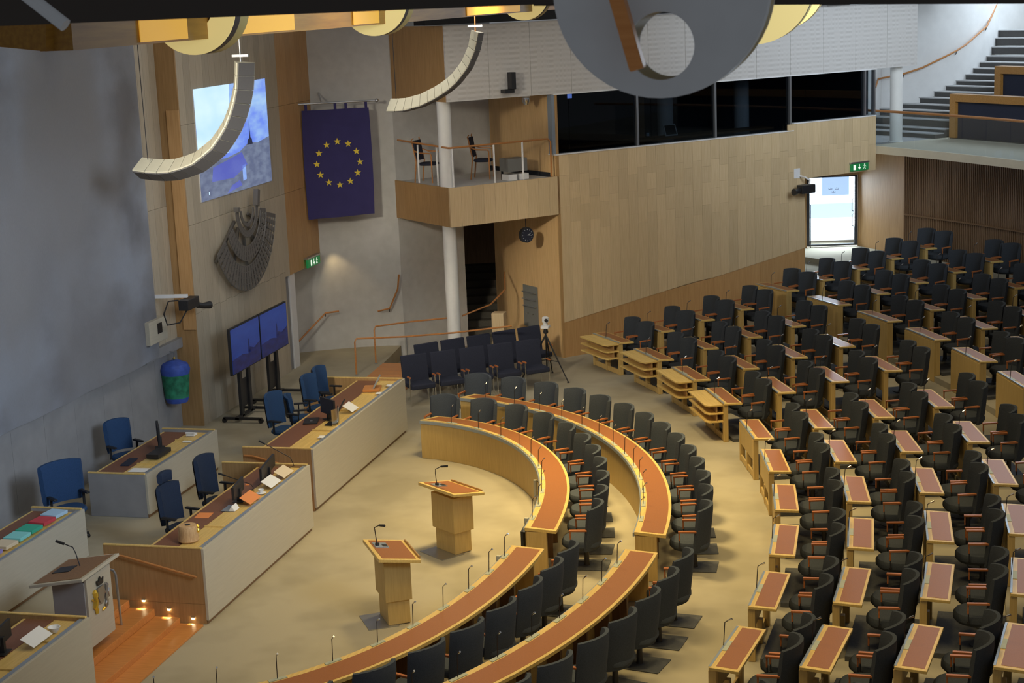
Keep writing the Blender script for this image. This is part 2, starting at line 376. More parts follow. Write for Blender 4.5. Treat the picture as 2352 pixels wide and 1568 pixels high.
struct(sbox('wall_corridor', 'wall_shadow_grey', None, -4.8, -4.65, 8, 12.6, 0, 4)); struct(sbox('ceiling', 'wall_shadow_grey', None, -4.8, SX - .04, 12.0, 14.3, 2.53, 2.6)); struct(sbox('wall_corridor', 'wall_shadow_grey', None, -4.8, SX - .5, 11.9, 12.0, 0, 2.6))
# stairs climbing between drum and pier
st = struct(thing('floor', '', '')); del st['label'], st['category']
u = Vector((-.30, .954, 0)).normalized(); r_ = Vector((u.y, -u.x, 0))
for i in range(10):
    c = Vector((1.55, 16.9, 0)) + u * (.30 * i); bm = BM()
    p = [c - r_ * .75, c + r_ * .62, c + r_ * .62 + u * .34, c - r_ * .75 + u * .34]
    prism(bm, [(q.x, q.y) for q in p], .003 if i == 0 else .13 * (i - 1), .13 + .155 * i); fin('step', bm, 'stair_brown', st, .008)

# ---- facade: everything in local (s, depth into wall, z)
fw = struct(thing('wall_side', '', '', F0, FRZ)); del fw['label'], fw['category']
def dado(s): 
    P_ = ((-.5, .80), (.04, .853), (4.0, 1.352), (4.56, 1.371), (7.6, 1.775))
    for (a, za), (b, zb) in zip(P_, P_[1:]):
        if s <= b: return za + (zb - za) * (s - a) / (b - a)
    return 1.775
sbox('core', 'birch', fw, 0, 7.6, .04, .4, 0, 4.79); sbox('core', 'birch', fw, 7.6, 10.1, .04, .4, 3.58, 4.98)
nC = 27
for i in range(nC):
    a, b = 7.6 * i / nC, 7.6 * (i + 1) / nC
    bm = BM(); pr = [(a, dado(a)), (b - .004, dado(b)), (b - .004, 3.0 + .22 * (i % 2)), (a, 3.0 + .22 * (i % 2))]
    Mx = Matrix(((1, 0, 0, 0), (0, 0, 1, 0), (0, 1, 0, 0), (0, 0, 0, 1))); prism(bm, pr, 0, .04, Mx); fin('panel', bm, 'birch', fw)
    z = 3.0 + .22 * (i % 2) + .003
    for zt in (3.62 + .16 * (i % 2), 4.18 + .16 * ((i + 1) % 2), 4.82 if b < 7.25 else 5.0):
        sbox('panel', 'birch', fw, a, b - .004, 0, .04, z, zt - .003); z = zt
for i in range(9):
    a = 7.6 + 2.5 * i / 9
    for za, zb in ((3.58, 4.25 + .14 * (i % 2)), (4.253 + .14 * (i % 2), 5.0)): sbox('panel', 'birch', fw, a, a + 2.5 / 9 - .004, 0, .04, za, zb)
for i in range(5):
    a, b = 7.6 * i / 5, 7.6 * (i + 1) / 5
    bm = BM(); prism(bm, [(a, -.1), (b - .004, -.1), (b - .004, dado(b) - .004), (a, dado(a) - .004)], .012, .05, Mx); fin('dado_panel', bm, 'dado_wood', fw)
# window band sill and head
sbox('sill', 'white_paint', fw, -.1, 7.22, -.015, .3, 4.82, 4.845); sbox('sill', 'white_paint', fw, 7.22, 10.1, -.015, .3, 5.0, 5.025); sbox('head', 'white_paint', fw, -.1, 10.1, -.015, .3, 6.21, 6.235)
# pale acoustic panels above
nA = 13
for i in range(nA):
    a = -2.92 + (11.6 + 2.92) * i / nA; b = -2.92 + (11.6 + 2.92) * (i + 1) / nA
    sbox('acoustic_panel', 'acoustic_white', fw, a, b - .008, 0, .05, 6.235, 7.9)
sbox('core', 'plaster_white', fw, -2.88, 11.6, .05, .3, 6.24, 7.88)
sbox('soffit', 'plaster', fw, -2.85, .0, .3, 2.6, 6.24, 6.34)
sbox('return_panel', 'brown_wood', fw, -2.925, -2.88, .05, 2.62, 6.235, 7.9)
struct(sbox('ceiling', 'lamp_grey', None, -4.5, 3.6, .5, 12.5, 9.45, 9.55))
# dark fascia over the whole hall edge
struct(sbox('ceiling', 'black', None, -3.5, 13.2, -.2, .3, 7.93, 8.9, 0, Matrix.Translation(F0) @ Matrix.Rotation(FRZ, 4, 'Z')))
# pier (return wall at s = 0) in vertical boards
pier = struct(thing('wall_pier', '', '', F0, FRZ)); del pier['label'], pier['category']
sbox('core', 'dado_wood', pier, -.02, .0, .06, 2.95, 0, 6.23)
for i in range(6):
    y0 = .05 + 2.9 * i / 6
    for a, b in ((0, 3.44), (4.33, 6.23)): sbox('panel', 'pier_wood', pier, -.05, -.02, y0, y0 + 2.9 / 6 - .005, a, b)
sbox('corner_post', 'brown_wood', pier, -.06, .0, -.0, .05, 0, 6.23)
# balcony
bal = struct(thing('wall_balcony', '', '', F0, FRZ)); del bal['label'], bal['category']
sbox('slab', 'plaster', bal, -2.9, -.06, .05, 2.6, 3.46, 4.3)
for i in range(10):
    a = -2.97 + 2.97 * i / 10; sbox('panel', 'birch', bal, a, a + .293, -.0, .05, 3.44, 4.33)
for i in range(5):
    a = .05 + 2.55 * i / 5; sbox('panel', 'brown_wood', bal, -2.97, -2.925, a, a + .505, 3.44, 4.33)
rail = tag(thing('balcony_railing', '', '', F0, FRZ), 'thin wooden handrail on white posts round the flag-side balcony', 'railing')
stube('handrail', 'rail_wood', rail, [(-2.9, 2.45, 5.28), (-2.92, .06, 5.22), (-2.9, .02, 5.22), (-.28, .03, 5.22), (-.2, .03, 5.15), (-.2, .03, 4.34)], .022)
for s, y in ((-2.9, 1.5), (-2.9, .62), (-2.84, .03), (-1.75, .03), (-.98, .03)): stube('post', 'white_paint', rail, [(s, y, 4.34), (s, y, 5.21)], .022)
# round columns
for nm, (x, y), z1, lb in (('round_column', (1.70, 13.52), 6.235, 'slim white round column running through the balcony corner'),):
    c = thing(nm, lb, 'column', (x, y, 0)); bm = BM(); lathe(bm, [(.155, .012), (.155, z1)], 28); fin('shaft', bm, 'column_white', c, smooth=True); bm = BM(); lathe(bm, [(.185, .003), (.185, .02), (.16, .04)], 28); fin('foot_ring', bm, 'column_white', c)
# interpreters' booth behind the glass band
bo = struct(thing('wall_booth', '', '', F0, FRZ)); del bo['label'], bo['category']
sbox('back', 'interior_dark', bo, -.1, 10.1, 3.2, 3.3, 4.0, 6.3); sbox('floor_slab', 'interior_dark', bo, -.1, 10.1, .31, 3.2, 4.3, 4.4); sbox('top', 'interior_dark', bo, -.1, 10.1, .31, 3.2, 6.24, 6.3)
sbox('side', 'interior_dark', bo, .01, .05, .35, 3.2, 4.3, 6.3); sbox('side', 'interior_dark', bo, 10.0, 10.1, .3, 3.2, 4.3, 6.3); sbox('partition', 'dark_wood', bo, 3.45, 3.62, 1.5, 1.7, 4.4, 6.24)
for s in (4.35, 6.85):
    bm = BM(); lathe(bm, [(.2, 4.4), (.2, 6.24)], 20, (s, 1.6, 0)); fin('column', bm, 'column_white', bo, smooth=True)
sbox('counter', 'dark_wood', bo, .6, 7.0, .5, 1.05, 4.88, 4.93)
WIN = ((-.02, 2.30, 4.85), (2.36, 4.69, 4.85), (4.75, 7.13, 4.85), (7.24, 9.72, 5.03))
for i, (a, b, z) in enumerate(WIN):
    wi = struct(thing('window_%d' % (i + 1), '', '', F0, FRZ)); del wi['label'], wi['category']
    m = (a + b) / 2 - .75
    for p, q in ((a, m - .006), (m + .006, b)): sbox('pane', 'booth_glass', wi, p, q, .10, .115, z, 6.21)
    sbox('mullion', 'steel', wi, b, b + .06, .04, .16, z, 6.21)
    if i == 0: sbox('mullion', 'channel_grey', wi, -.14, a, .02, .2, 4.85, 6.21)
wi = struct(thing('window_5', '', '', F0, FRZ)); del wi['label'], wi['category']
sbox('pane', 'clear_glass', wi, 9.8, 10.08, .10, .115, 5.03, 6.21); sbox('mullion', 'steel', wi, 10.08, 10.12, .04, .16, 5.03, 6.21)
mon = thing('monitor', 'small glowing screen inside the dark glazed booth near the balcony', 'monitor', F0, FRZ); sbox('screen', 'screen_blue', mon, 1.12, 1.24, 1.2, 1.22, 6.02, 6.12); sbox('housing', 'dark_plastic', mon, 1.09, 1.27, 1.22, 1.25, 5.99, 6.15); sbox('arm', 'dark_plastic', mon, 1.16, 1.2, 1.22, 1.26, 6.15, 6.24)
tb = thing('tablet', 'tablet with white frame leaning on the booth counter behind glass', 'tablet', fac(3.85, -.7, 4.935), FRZ)
Mt = Matrix.Rotation(math.radians(-22), 4, 'X')
sbox('frame', 'paper', tb, -.19, .19, -.01, .01, 0, .30, 0, Mt); sbox('screen', 'interior_dark', tb, -.16, .16, -.014, -.011, .03, .27, 0, Mt)
bt = thing('bottle', 'bottle with blue label standing on the booth counter behind glass', 'bottle', fac(3.15, -.75, 4.932)); bm = BM(); lathe(bm, [(.04, 0), (.04, .17), (.016, .22), (.016, .26)], 14); fin('body', bm, 'clear_glass', bt, smooth=True); bm = BM(); lathe(bm, [(.0405, .05), (.0405, .13)], 14); fin('label_band', bm, 'daylight_blue' if False else 'file_light_blue', bt)
for s, z, lb in ((1.7, 5.75, 'tiny blue status lamp in the dark booth, close to the small screen'), (4.95, 6.05, 'tiny blue status lamp in the dark booth, between its round columns')): tag(sbox('indicator_lamp', 'blue_led', None, s - .02, s + .02, 2.9, 2.94, z, z + .04, 0, Matrix.Translation(F0) @ Matrix.Rotation(FRZ, 4, 'Z')), lb, 'lamp')

# ---- end wall with glazed door under the gallery
WD = (9.35, 24.6)
e0, e1 = Vector((9.05, 24.35, 0)), Vector((11.55, 24.15, 0))
wb = struct(thing('wall_back', '', '')); del wb['label'], wb['category']
DZ = 1.15
bm = BM()
def wseg(bm, a, b, z0, z1, th=.12):
    a, b = Vector(a), Vector(b); t = (b - a).normalized(); n = Vector((-t.y, t.x, 0)); p = [a, b, b + n * th, a + n * th]; prism(bm, [(q.x, q.y) for q in p], z0, z1)
da, db = onz(1857, 566, DZ), onz(1966, 562, DZ); da.z = db.z = 0
dt = (db - da).normalized(); DRZ = math.atan2(dt.y, dt.x); DL = (db - da).length
DH = 3.14
wseg(bm, da - dt * .9, da - dt * .04, DZ - .3, 4.0); wseg(bm, da - dt * .04, db + dt * .04, DH, 4.0); fin('panel', bm, 'dado_wood', wb)
bm = BM(); slat0 = pol(34.6, 43.9); wseg(bm, db + dt * .04, (slat0.x, slat0.y, 0), DZ - .3, 4.0); fin('panel', bm, 'dado_wood', wb)
# curved backing behind the slats + slats
bm = BM(); v = []
for k in range(31):
    t = 43.9 - 22 * k / 30; v.append([bm.verts.new(pol(R, t, z)) for R, z in ((34.6, .9), (34.6, 4.0), (34.75, 4.0), (34.75, .9))])
for a, b in zip(v, v[1:]):
    for i in range(4): bm.faces.new((a[i], a[(i + 1) % 4], b[(i + 1) % 4], b[i]))
fin('backing', bm, 'dark_wood', wb)
bm = BM()
for k in range(190):
    t = 43.8 - 22 * k / 190; p = pol(34.57, t); M = Matrix.Translation(p) @ Matrix.Rotation(math.radians(t), 4, 'Z'); box(bm, -.03, .03, -.022, .022, 1.0, 3.99, M)
sl = fin('slats', bm, 'dark_wood', wb); sl['kind'] = 'stuff'
bm = BM()
tube(bm, [pol(34.5, 43.7 - 22 * k / 24, 2.25 - .0 * k) for k in range(25)], .025, 6); fin('rub_rail', bm, 'dark_wood', wb)
# the door itself
dr = struct(thing('door_1', '', '', (da.x, da.y, DZ), DRZ)); del dr['label'], dr['category']
DHl = DH - DZ
for a, b in ((-.04, .03), (DL - .05, DL + .03)): sbox('frame', 'dark_metal', dr, a, b, -.05, .05, 0, DHl)
sbox('frame', 'dark_metal', dr, 0, DL, -.05, .05, DHl - .03, DHl); sbox('frame', 'dark_metal', dr, 0, DL, -.05, .05, 0, .05)
sbox('pane', 'door_glass', dr, .03, DL - .05, -.008, .008, .05, DHl - .03)
for z in (.55, .98): stube('handle', 'dark_metal', dr, [(DL - .09, -.06, z), (DL - .13, -.075, z + .02), (DL - .13, -.075, z + .33), (DL - .09, -.06, z + .35)], .013, 6)
sbox('hinge_bar', 'dark_metal', dr, .045, .065, -.04, -.02, -.25, 1.2)
for cx, cz in ((.62, 1.62), (.80, 1.62), (.71, 1.52)):   # three little crowns on the glass
    bm = BM()
    box(bm, cx - .055, cx + .055, -.014, -.010, cz - .012, cz)
    for q in (-.045, 0, .045): box(bm, cx + q - .008, cx + q + .008, -.014, -.010, cz + .012, cz + (.045 if q == 0 else .032))
    fin('crown_mark', bm, 'dark_plastic', dr)
# bright street beyond the door
out = struct(thing('wall_outside', '', '', (da.x, da.y, DZ), DRZ)); del out['label'], out['category']
sbox('ground', 'daylight_white', out, -1.5, 4.5, 1.2, 6, -.08, 0); sbox('far_facade', 'daylight_white', out, -2, 5, 6.0, 6.2, 0, 5)
sbox('far_door', 'daylight_blue', out, 1.35, 2.2, 5.9, 5.99, .7, 3.2); sbox('far_window', 'daylight_grey', out, -.2, .5, 5.9, 5.99, 1.0, 3.2); sbox('far_plinth', 'daylight_grey', out, -2, 5, 5.75, 5.9, .0, .45)
# exit sign over the door
def exit_sign(loc, rz, label, L=.62):
    t = thing('exit_sign', label, 'sign', loc, rz); sbox('box', 'exit_green', t, -L / 2, L / 2, -.05, .0, 0, .19, .006); sbox('cap', 'steel', t, -L / 2 - .01, L / 2 + .02, -.06, .05, .195, .235)
    sbox('door_mark', 'exit_white', t, -.23, -.15, -.054, -.0505, .03, .16)
    bm = BM(); box(bm, -.03, -.01, -.054, -.0505, .07, .17); v = [bm.verts.new((x, -.054, z)) for x, z in ((-.07, .09), (.03, .09), (-.02, .03))]; bm.faces.new(v); fin('arrow_mark', bm, 'exit_white', t)
    bm = BM(); box(bm, .15, .18, -.054, -.0505, .145, .17)
    for a, b in (((.165, .145), (.16, .085)), ((.16, .085), (.20, .03)), ((.16, .085), (.11, .035)), ((.163, .13), (.21, .10)), ((.163, .13), (.12, .12))): bar(bm, (a[0], -.052, a[1]), (b[0], -.052, b[1]), .0015, .009, (0, 1, 0))
    fin('running_figure_mark', bm, 'exit_white', t); return t
exit_sign(fac(9.46, .02, 3.62), FRZ, 'green lit exit sign above the bright glass door')
exit_sign((SX + .05, 13.62, 2.5), PI / 2, 'lit exit sign over the dark opening beside the stage screens', .8)

# ---- upper gallery
ga = struct(thing('floor_gallery', '', '')); del ga['label'], ga['category']
ga.name = 'floor'
bm = BM(); v = []
for k in range(25):
    t = 44.0 - 22 * k / 24; v.append([bm.verts.new(pol(R, t, z)) for R, z in ((33.35, 4.0), (33.35, 4.2), (44, 4.2), (44, 4.0))])
for a, b in zip(v, v[1:]):
    for i in range(4): bm.faces.new((a[i], a[(i + 1) % 4], b[(i + 1) % 4], b[i]))
bm.faces.new(v[0]); bm.faces.new(v[-1][::-1])
p1, p2 = pol(33.35, 44.0), pol(44, 44.0); fin('slab', bm, 'slab_cream', ga)
bm = BM(); prism(bm, [(p1.x, p1.y), (p2.x, p2.y), (p2.x - 6, p2.y + 2), (p1.x - 1.5, p1.y + 3.2)], 4.0, 4.2); fin('slab', bm, 'stair_pale', ga)
gr = thing('glass_balustrade', 'glass balustrade with wooden handrail along the gallery edge', 'railing')
ths = [44.2 - 1.55 * k for k in range(12)]
for a, b in zip(ths, ths[1:]):
    p, q = pol(33.42, a), pol(33.42, b); t = (q - p).normalized(); bm = BM(); n = Vector((-t.y, t.x, 0)) * .012
    prism(bm, [(c.x, c.y) for c in (p + t * .008, q - t * .008, q - t * .008 + n, p + t * .008 + n)], 4.2, 5.08); fin('pane', bm, 'clear_glass', gr)
stube('handrail', 'rail_wood', gr, [pol(33.42, 44.9 - 19 * k / 20, 5.12) for k in range(21)], .035, 8)
c = thing('round_column', 'white round column on the gallery beside the stairs', 'column', pol(34.5, 44.3, 4.2)); bm = BM(); lathe(bm, [(.165, .005), (.165, 2.1)], 26); fin('shaft', bm, 'column_white', c, smooth=True); bm = BM(); lathe(bm, [(.19, .001), (.19, .02), (.17, .03)], 26); fin('foot_ring', bm, 'column_white', c)
# gallery stairs
gs = struct(thing('floor', '', '')); del gs['label'], gs['category']
bound = [(322, 2012), (300, 2012), (280, 2013), (261, 2019), (250, 2077), (236, 2120), (222, 2149), (209, 2175), (197, 2198), (183, 2219), (169, 2235), (155, 2250), (141, 2266), (120, 2276), (100, 2284), (82, 2290), (65, 2296), (50, 2302)]
left = []
for i in range(16):
    Rr = 35.7 + .34 * i; z = 4.2 + .165 * (i + 1)
    # left boundary angle: pixel column meets circle
    y, x = bound[i]; d = ray(x, y - 13); o2 = CAM - OC; A = d.x ** 2 + d.y ** 2; B = 2 * (o2.x * d.x + o2.y * d.y); Cc = o2.x ** 2 + o2.y ** 2 - Rr * Rr
    tt = (-B + math.sqrt(B * B - 4 * A * Cc)) / (2 * A); p = CAM + d * tt; th = math.degrees(math.atan2(p.y - OC.y, p.x - OC.x)); z = max(p.z, (left[-1][2] + .1) if left else 4.34); left.append((Rr, th, z))
    rb_ = min(th - .6, 43.9 if Rr < 37.2 else (43.0 if Rr < 38.5 else (42.2 if Rr < 39.8 else 36)))
    bm = BM(); v = []
    for k in range(5):
        t = th + 1.0 - (th + 1.0 - rb_) * k / 4; v.append([bm.verts.new(pol(R, t, zz)) for R, zz in ((Rr, z - .22 if i else 4.2), (Rr, z - .03), (Rr + .37, z - .03), (Rr + .37, z - .22 if i else 4.2))])
    for a, b in zip(v, v[1:]):
        for q in range(4): bm.faces.new((a[q], a[(q + 1) % 4], b[(q + 1) % 4], b[q]))
    bm.faces.new(v[0]); bm.faces.new(v[-1][::-1]); fin('step', bm, 'stair_grey', gs)
    bm = BM(); v = []
    for k in range(5):
        t = th + 1.0 - (th + 1.0 - rb_) * k / 4; v.append([bm.verts.new(pol(R, t, zz)) for R, zz in ((Rr - .02, z - .03), (Rr - .02, z), (Rr + .34, z), (Rr + .34, z - .03))])
    for a, b in zip(v, v[1:]):
        for q in range(4): bm.faces.new((a[q], a[(q + 1) % 4], b[(q + 1) % 4], b[q]))
    bm.faces.new(v[0]); bm.faces.new(v[-1][::-1]); fin('nosing', bm, 'stair_pale', gs)
# white curved wall following the stairs
wp = [(p.x, p.y) for p in ([fac(10.3, -1.2), fac(10.6, -2.2)] + [pol(R + .1, t) for R, t, z in left[3:]] + [pol(left[-1][0] + 1.2, left[-1][1] - .3)])]
sw = struct(wall_poly('wall_gallery', wp, 4.2, 9.6, 'plaster_white'))
hr = thing('wall_handrail', 'long curved wooden handrail climbing the white gallery wall', 'handrail')
hp = [pol(R - .16, t - .18, z + .85) for R, t, z in left[2:]]
stube('rail', 'rail_wood', hr, hp, .028, 8)
for i in (2, 6, 10): stube('bracket', 'dark_metal', hr, [hp[i], hp[i] + Vector((-.02, .08, -.10)), hp[i] + Vector((-.04, .2, -.12))], .014, 6)
# gallery benches
for i, (R, th, z0, z1) in enumerate(((36.0, 43.55, 4.22, 5.40), (37.3, 43.0, 4.9, 6.08), (38.6, 42.2, 5.6, 6.76))):
    t = thing('gallery_bench', ['brown gallery bench with dark blue back panel right behind the glass balustrade', 'brown gallery bench with dark blue panel, second tier up the stairs', 'brown gallery bench with dark panel, highest tier by the bright window'][i], 'bench', (0, 0, 0), 0, 'gallery benches')
    def arc(name, R0, R_1, za, zb, ta, tb, mat):
        bm = BM(); v = []
        for k in range(13):
            q = ta + (tb - ta) * k / 12; v.append([bm.verts.new(pol(r, q, zz)) for r, zz in ((R0, za), (R0, zb), (R_1, zb), (R_1, za))])
        for a, b in zip(v, v[1:]):
            for j in range(4): bm.faces.new((a[j], a[(j + 1) % 4], b[(j + 1) % 4], b[j]))
        bm.faces.new(v[0]); bm.faces.new(v[-1][::-1]); return fin(name, bm, mat, t)
    arc('desk_shelf', R, R + .28, z1 - .2, z1, th, 28, 'bench_wood'); arc('end_panel', R, R + .28, z0, z1 - .2, th, th - .35, 'bench_wood'); arc('back_panel', R + .1, R + .2, z0, z1 - .2, th - .35, 28, 'navy_fabric')
    arc('seat', R + .5, R + .95, z0 + .3, z0 + .42, th - .1, 28, 'navy_fabric'); arc('tier', R + .02, R + 1.28, 4.201, z0 - .002 if i else 4.215, th, 28, 'stair_grey')
# high daylight window at the top of the stairs
w6 = struct(thing('window_6', '', '', pol(45.0, 36.5, 0), math.radians(36.5))); del w6['label'], w6['category']
sbox('sky_light', 'daylight_sky', w6, .3, .35, -3.6, 3.6, 6.5, 10.2); sbox('pane', 'door_glass', w6, 0, .02, -3.6, 3.6, 6.5, 10.2)
for y in (-1.6, .2): sbox('mullion', 'plaster_white', w6, -.04, .06, y - .05, y + .05, 6.5, 10.2)
struct(sbox('wall_gallery', 'plaster_white', None, 0, .15, -5, 5, 4.2, 6.48, 0, Matrix.Translation(pol(44.6, 36.5)) @ Matrix.Rotation(math.radians(36.5), 4, 'Z')))

# ================================================================== CURVED DESKS
UU = 7.78
CURVES = {1: (.8896, .2366, -.1325, .716, .75, .48), 2: (1.1001, .1841, -.081, .72, .755, .465)}
def rout(row, ph): a, b, c = CURVES[row][:3]; return UU * (a + b * ph ** 2 + c * ph ** 4)
def phi_at_y(row, y, off):      # angle where radius rout-off crosses Y = y
    lo, hi = 0, .5
    for _ in range(40):
        m = (lo + hi) / 2
        if (rout(row, m) - off) * math.sin(m) < y: lo = m
        else: hi = m
    return lo
def curve_pt(row, ph, off, z): r = rout(row, abs(ph)) - off; return Vector((r * math.cos(ph), r * math.sin(ph), z))
def curved_band(bm, row, sgn, y0, phe, off0, off1, za0, zb0, za1, zb1, n=48, inset0=0, inset1=0):
    # solid between two offsets; z pairs at off0 (bottom za0, top zb0) and off1
    s0, s1 = phi_at_y(row, y0 + inset0, off0), phi_at_y(row, y0 + inset0, off1); rings = []
    for k in range(n + 1):
        t = k / n; p0 = s0 + (phe - inset1 - s0) * t; p1 = s1 + (phe - inset1 - s1) * t
        rings.append([bm.verts.new(v) for v in (curve_pt(row, sgn * p0, off0, za0), curve_pt(row, sgn * p0, off0, zb0), curve_pt(row, sgn * p1, off1, zb1), curve_pt(row, sgn * p1, off1, za1))])
    for a, b in zip(rings, rings[1:]):
        for q in range(4): bm.faces.new((a[q], a[(q + 1) % 4], b[(q + 1) % 4], b[q]))
    bm.faces.new(rings[0]); bm.faces.new(rings[-1][::-1])
ROW1PH = [.135, .236, .341, .446, .545, .640, .740, .845, .945, 1.042, 1.142]
ROW2PH = [.124, .213, .299, .384, .466, .551, .634, .715, .797, .880, .960, 1.040, 1.125, 1.209]
def mic(bm_, base, h, lean, dirv):   # gooseneck microphone points
    d = Vector(dirv); b = Vector(base); return [b, b + Vector((0, 0, h * .55)) + d * lean * .1, b + Vector((0, 0, h * .92)) + d * lean * .18, b + Vector((0, 0, h)) + d * lean * .55, b + Vector((0, 0, h + .025)) + d * lean]
for row in (1, 2):
    phe = 1.135 if row == 1 else 1.19; zo, zi, wd = CURVES[row][3:]
    for sgn in (1, -1):
        t = thing('curved_desk', '%s curved desk with red-brown leather top, half %s' % (['inner', 'outer'][row - 1], 'towards the visitor seats' if sgn > 0 else 'around the single lectern beside the podium steps' if False else 'curving away from the visitor seats'), 'desk', (0, 0, 0), 0, None)
        g = .40 if row == 1 else .38
        bm = BM(); curved_band(bm, row, sgn, g, phe, 0, wd, zo - .045, zo, zi - .045, zi); fin('desktop', bm, 'maple', t, smooth=True)
        bm = BM(); curved_band(bm, row, sgn, g, phe, .045, wd - .085, zo - .02, zo + .0065, zi - .03, zi - .0035, inset0=.06, inset1=.01); fin('leather_inlay', bm, 'leather', t, smooth=True)
        bm = BM(); curved_band(bm, row, sgn, g, phe, wd - .003, wd + .022, zi - .07, zi - .012, zi - .07, zi - .012); fin('metal_strip', bm, 'channel_grey', t, smooth=True)
        bm = BM(); curved_band(bm, row, sgn, g, phe, wd - .05, wd - .008, .004, zi - .046, .004, zi - .046, inset0=.02); fin('front_panel', bm, 'maple_panel', t, smooth=True)
        for y_, off in ((g + .03, .18),):
            bm = BM(); s = phi_at_y(row, y_, .25); a = curve_pt(row, sgn * s, 0, 0); x1 = rout(row, s) * math.cos(s)
            box(bm, x1 - wd + .03, x1 - wd + .33, min(sgn * g, sgn * (g + .07)), max(sgn * g, sgn * (g + .07)), .003, zo - .03); fin('end_panel', bm, 'maple_panel', t, .005)
        if sgn > 0:
            bm = BM(); pe = curve_pt(row, phe, wd - .03, 0); po_ = curve_pt(row, phe, .2, 0); bar(bm, (pe.x, pe.y, .36), (po_.x, po_.y, .36), .025, .355); fin('end_panel', bm, 'maple_panel', t)
        phs = ROW1PH if row == 1 else ROW2PH
        for k, ph in enumerate(phs):      # support fins, connector plates, microphones
            pm = ph + (phs[1] - phs[0]) / 2
            if pm < phe - .02: bm = BM(); a, b = curve_pt(row, sgn * pm, wd - .05, .34), curve_pt(row, sgn * pm, .2, .34); bar(bm, a, b, .02, .335); fin('support', bm, 'dark_wood', t)
            if ph < phe:
                bm = BM(); q = [curve_pt(row, sgn * (ph + e), o_, zi + .002) for e, o_ in ((-.016, wd - .01), (.016, wd - .01), (.016, wd - .07), (-.016, wd - .07))]
                prism(bm, [(p.x, p.y) for p in q], zi - .012, zi + .006); fin('connector_plate', bm, 'plate_green', t)
                b = curve_pt(row, sgn * ph, wd - .03, zi + .004); dv = (b * Vector((1, 1, 0)) if False else Vector((b.x, b.y, 0))).normalized(); pp = mic(None, b, .31, .07, dv); bm = BM(); tube(bm, pp[:4], .0055, 5); m_ = fin('microphone', bm, 'dark_metal', t, smooth=True)
                bm = BM(); tube(bm, [pp[3], pp[4]], [.009, .013], 6); fin('microphone_head', bm, 'chrome', m_, smooth=True)
# hand bar and screen clipped to the inner desks' front
for pix, lb in (((1213, 1068), (1213, 1118)),):
    pass
hb = thing('door_pull_bar', 'pale vertical grab bar on the inner curved desk front', 'bar')
pa = curve_pt(1, .50, CURVES[1][5] + .065, .62); stube('bar', 'speaker_cream', hb, [pa, pa - Vector((0, 0, .42))], .03, 10)
for dz in (-.03, -.39): q = pa + Vector((0, 0, dz)); bm = BM(); e = Vector((pa.x, pa.y, 0)).normalized(); bar(bm, q, q + e * .05, .012); fin('mount', bm, 'steel', hb)
for sgn, lb in ((1, 'black flat panel with pale cap hung on the curved desk end at the gap'), (-1, 'black flat panel on the front of the inner desk beyond the gap')):
    t = thing('side_screen', lb, 'panel'); a, b = curve_pt(1, sgn * .075, CURVES[1][5] + .06, .36), curve_pt(1, sgn * .135, CURVES[1][5] + .06, .36)
    bm = BM(); bar(bm, a, b, .022, .30); fin('panel', bm, 'dark_plastic', t, .006); bm = BM(); bar(bm, b + Vector((0, 0, .30)), b + Vector((0, 0, .39)), .03, .03); fin('cap', bm, 'speaker_cream', t)

# ================================================================== CHAIRS (swivel armchairs)
def shell(bm, w, z0, z1, depth, th, tilt, nx=12, nz=8, xoff=.20, taper=.05):
    # curved back shell: y across, opens towards -x
    g = {}
    for side in (0, 1):
        for i in range(nx + 1):
            u = -1 + 2 * i / nx
            for j in range(nz + 1):
                v = j / nz; z = z0 + (z1 - z0) * v; rise = 0
                if j == nz: rise = -.035 * u * u
                hw = w / 2 * (1 - taper * (1 - v)); ang = u * 1.05
                y = hw * math.sin(ang) / math.sin(1.05); x = xoff - depth * (1 - math.cos(ang)) / (1 - math.cos(1.05)) + tilt * (v - .2)
                n = Vector((math.cos(ang * .8), math.sin(ang * .8), 0)); e = th * (1 - .35 * abs(2 * v - 1) ** 6)
                p = Vector((x, y, z + rise)) + n * (e / 2 if side else -e / 2)
                if j == nz: p.z -= 0
                g[side, i, j] = bm.verts.new(p)
    for side in (0, 1):
        for i in range(nx):
            for j in range(nz):
                q = [g[side, i, j], g[side, i + 1, j], g[side, i + 1, j + 1], g[side, i, j + 1]]; bm.faces.new(q if side else q[::-1])
    for i in range(nx):
        for j in (0, nz): bm.faces.new((g[0, i, j], g[0, i + 1, j], g[1, i + 1, j], g[1, i, j]))
    for j in range(nz):
        for i in (0, nx): bm.faces.new((g[0, i, j], g[0, i, j + 1], g[1, i, j + 1], g[1, i, j]))
def seat_pad(bm, w, d, z, th, n=28, x0=-.02):
    prof = [(.86, 0), (1, .35), (1, .7), (.9, 1)]; rings = []
    for sc, h in prof:
        rg = []
        for k in range(n):
            a = 2 * PI * k / n; c, s = math.cos(a), math.sin(a); e = 2 / 2.9
            x = (abs(c) ** e) * (1 if c > 0 else -1) * d / 2; y = (abs(s) ** e) * (1 if s > 0 else -1) * w / 2
            if x < 0: y *= 1 - .22 * (x / (d / 2)) ** 2
            rg.append(bm.verts.new((x0 + x * sc, y * sc, z - th + th * h)))
        rings.append(rg)
    for a, b in zip(rings, rings[1:]):
        for k in range(n): bm.faces.new((a[k], a[(k + 1) % n], b[(k + 1) % n], b[k]))
    bm.faces.new(rings[0][::-1]); bm.faces.new(rings[-1])
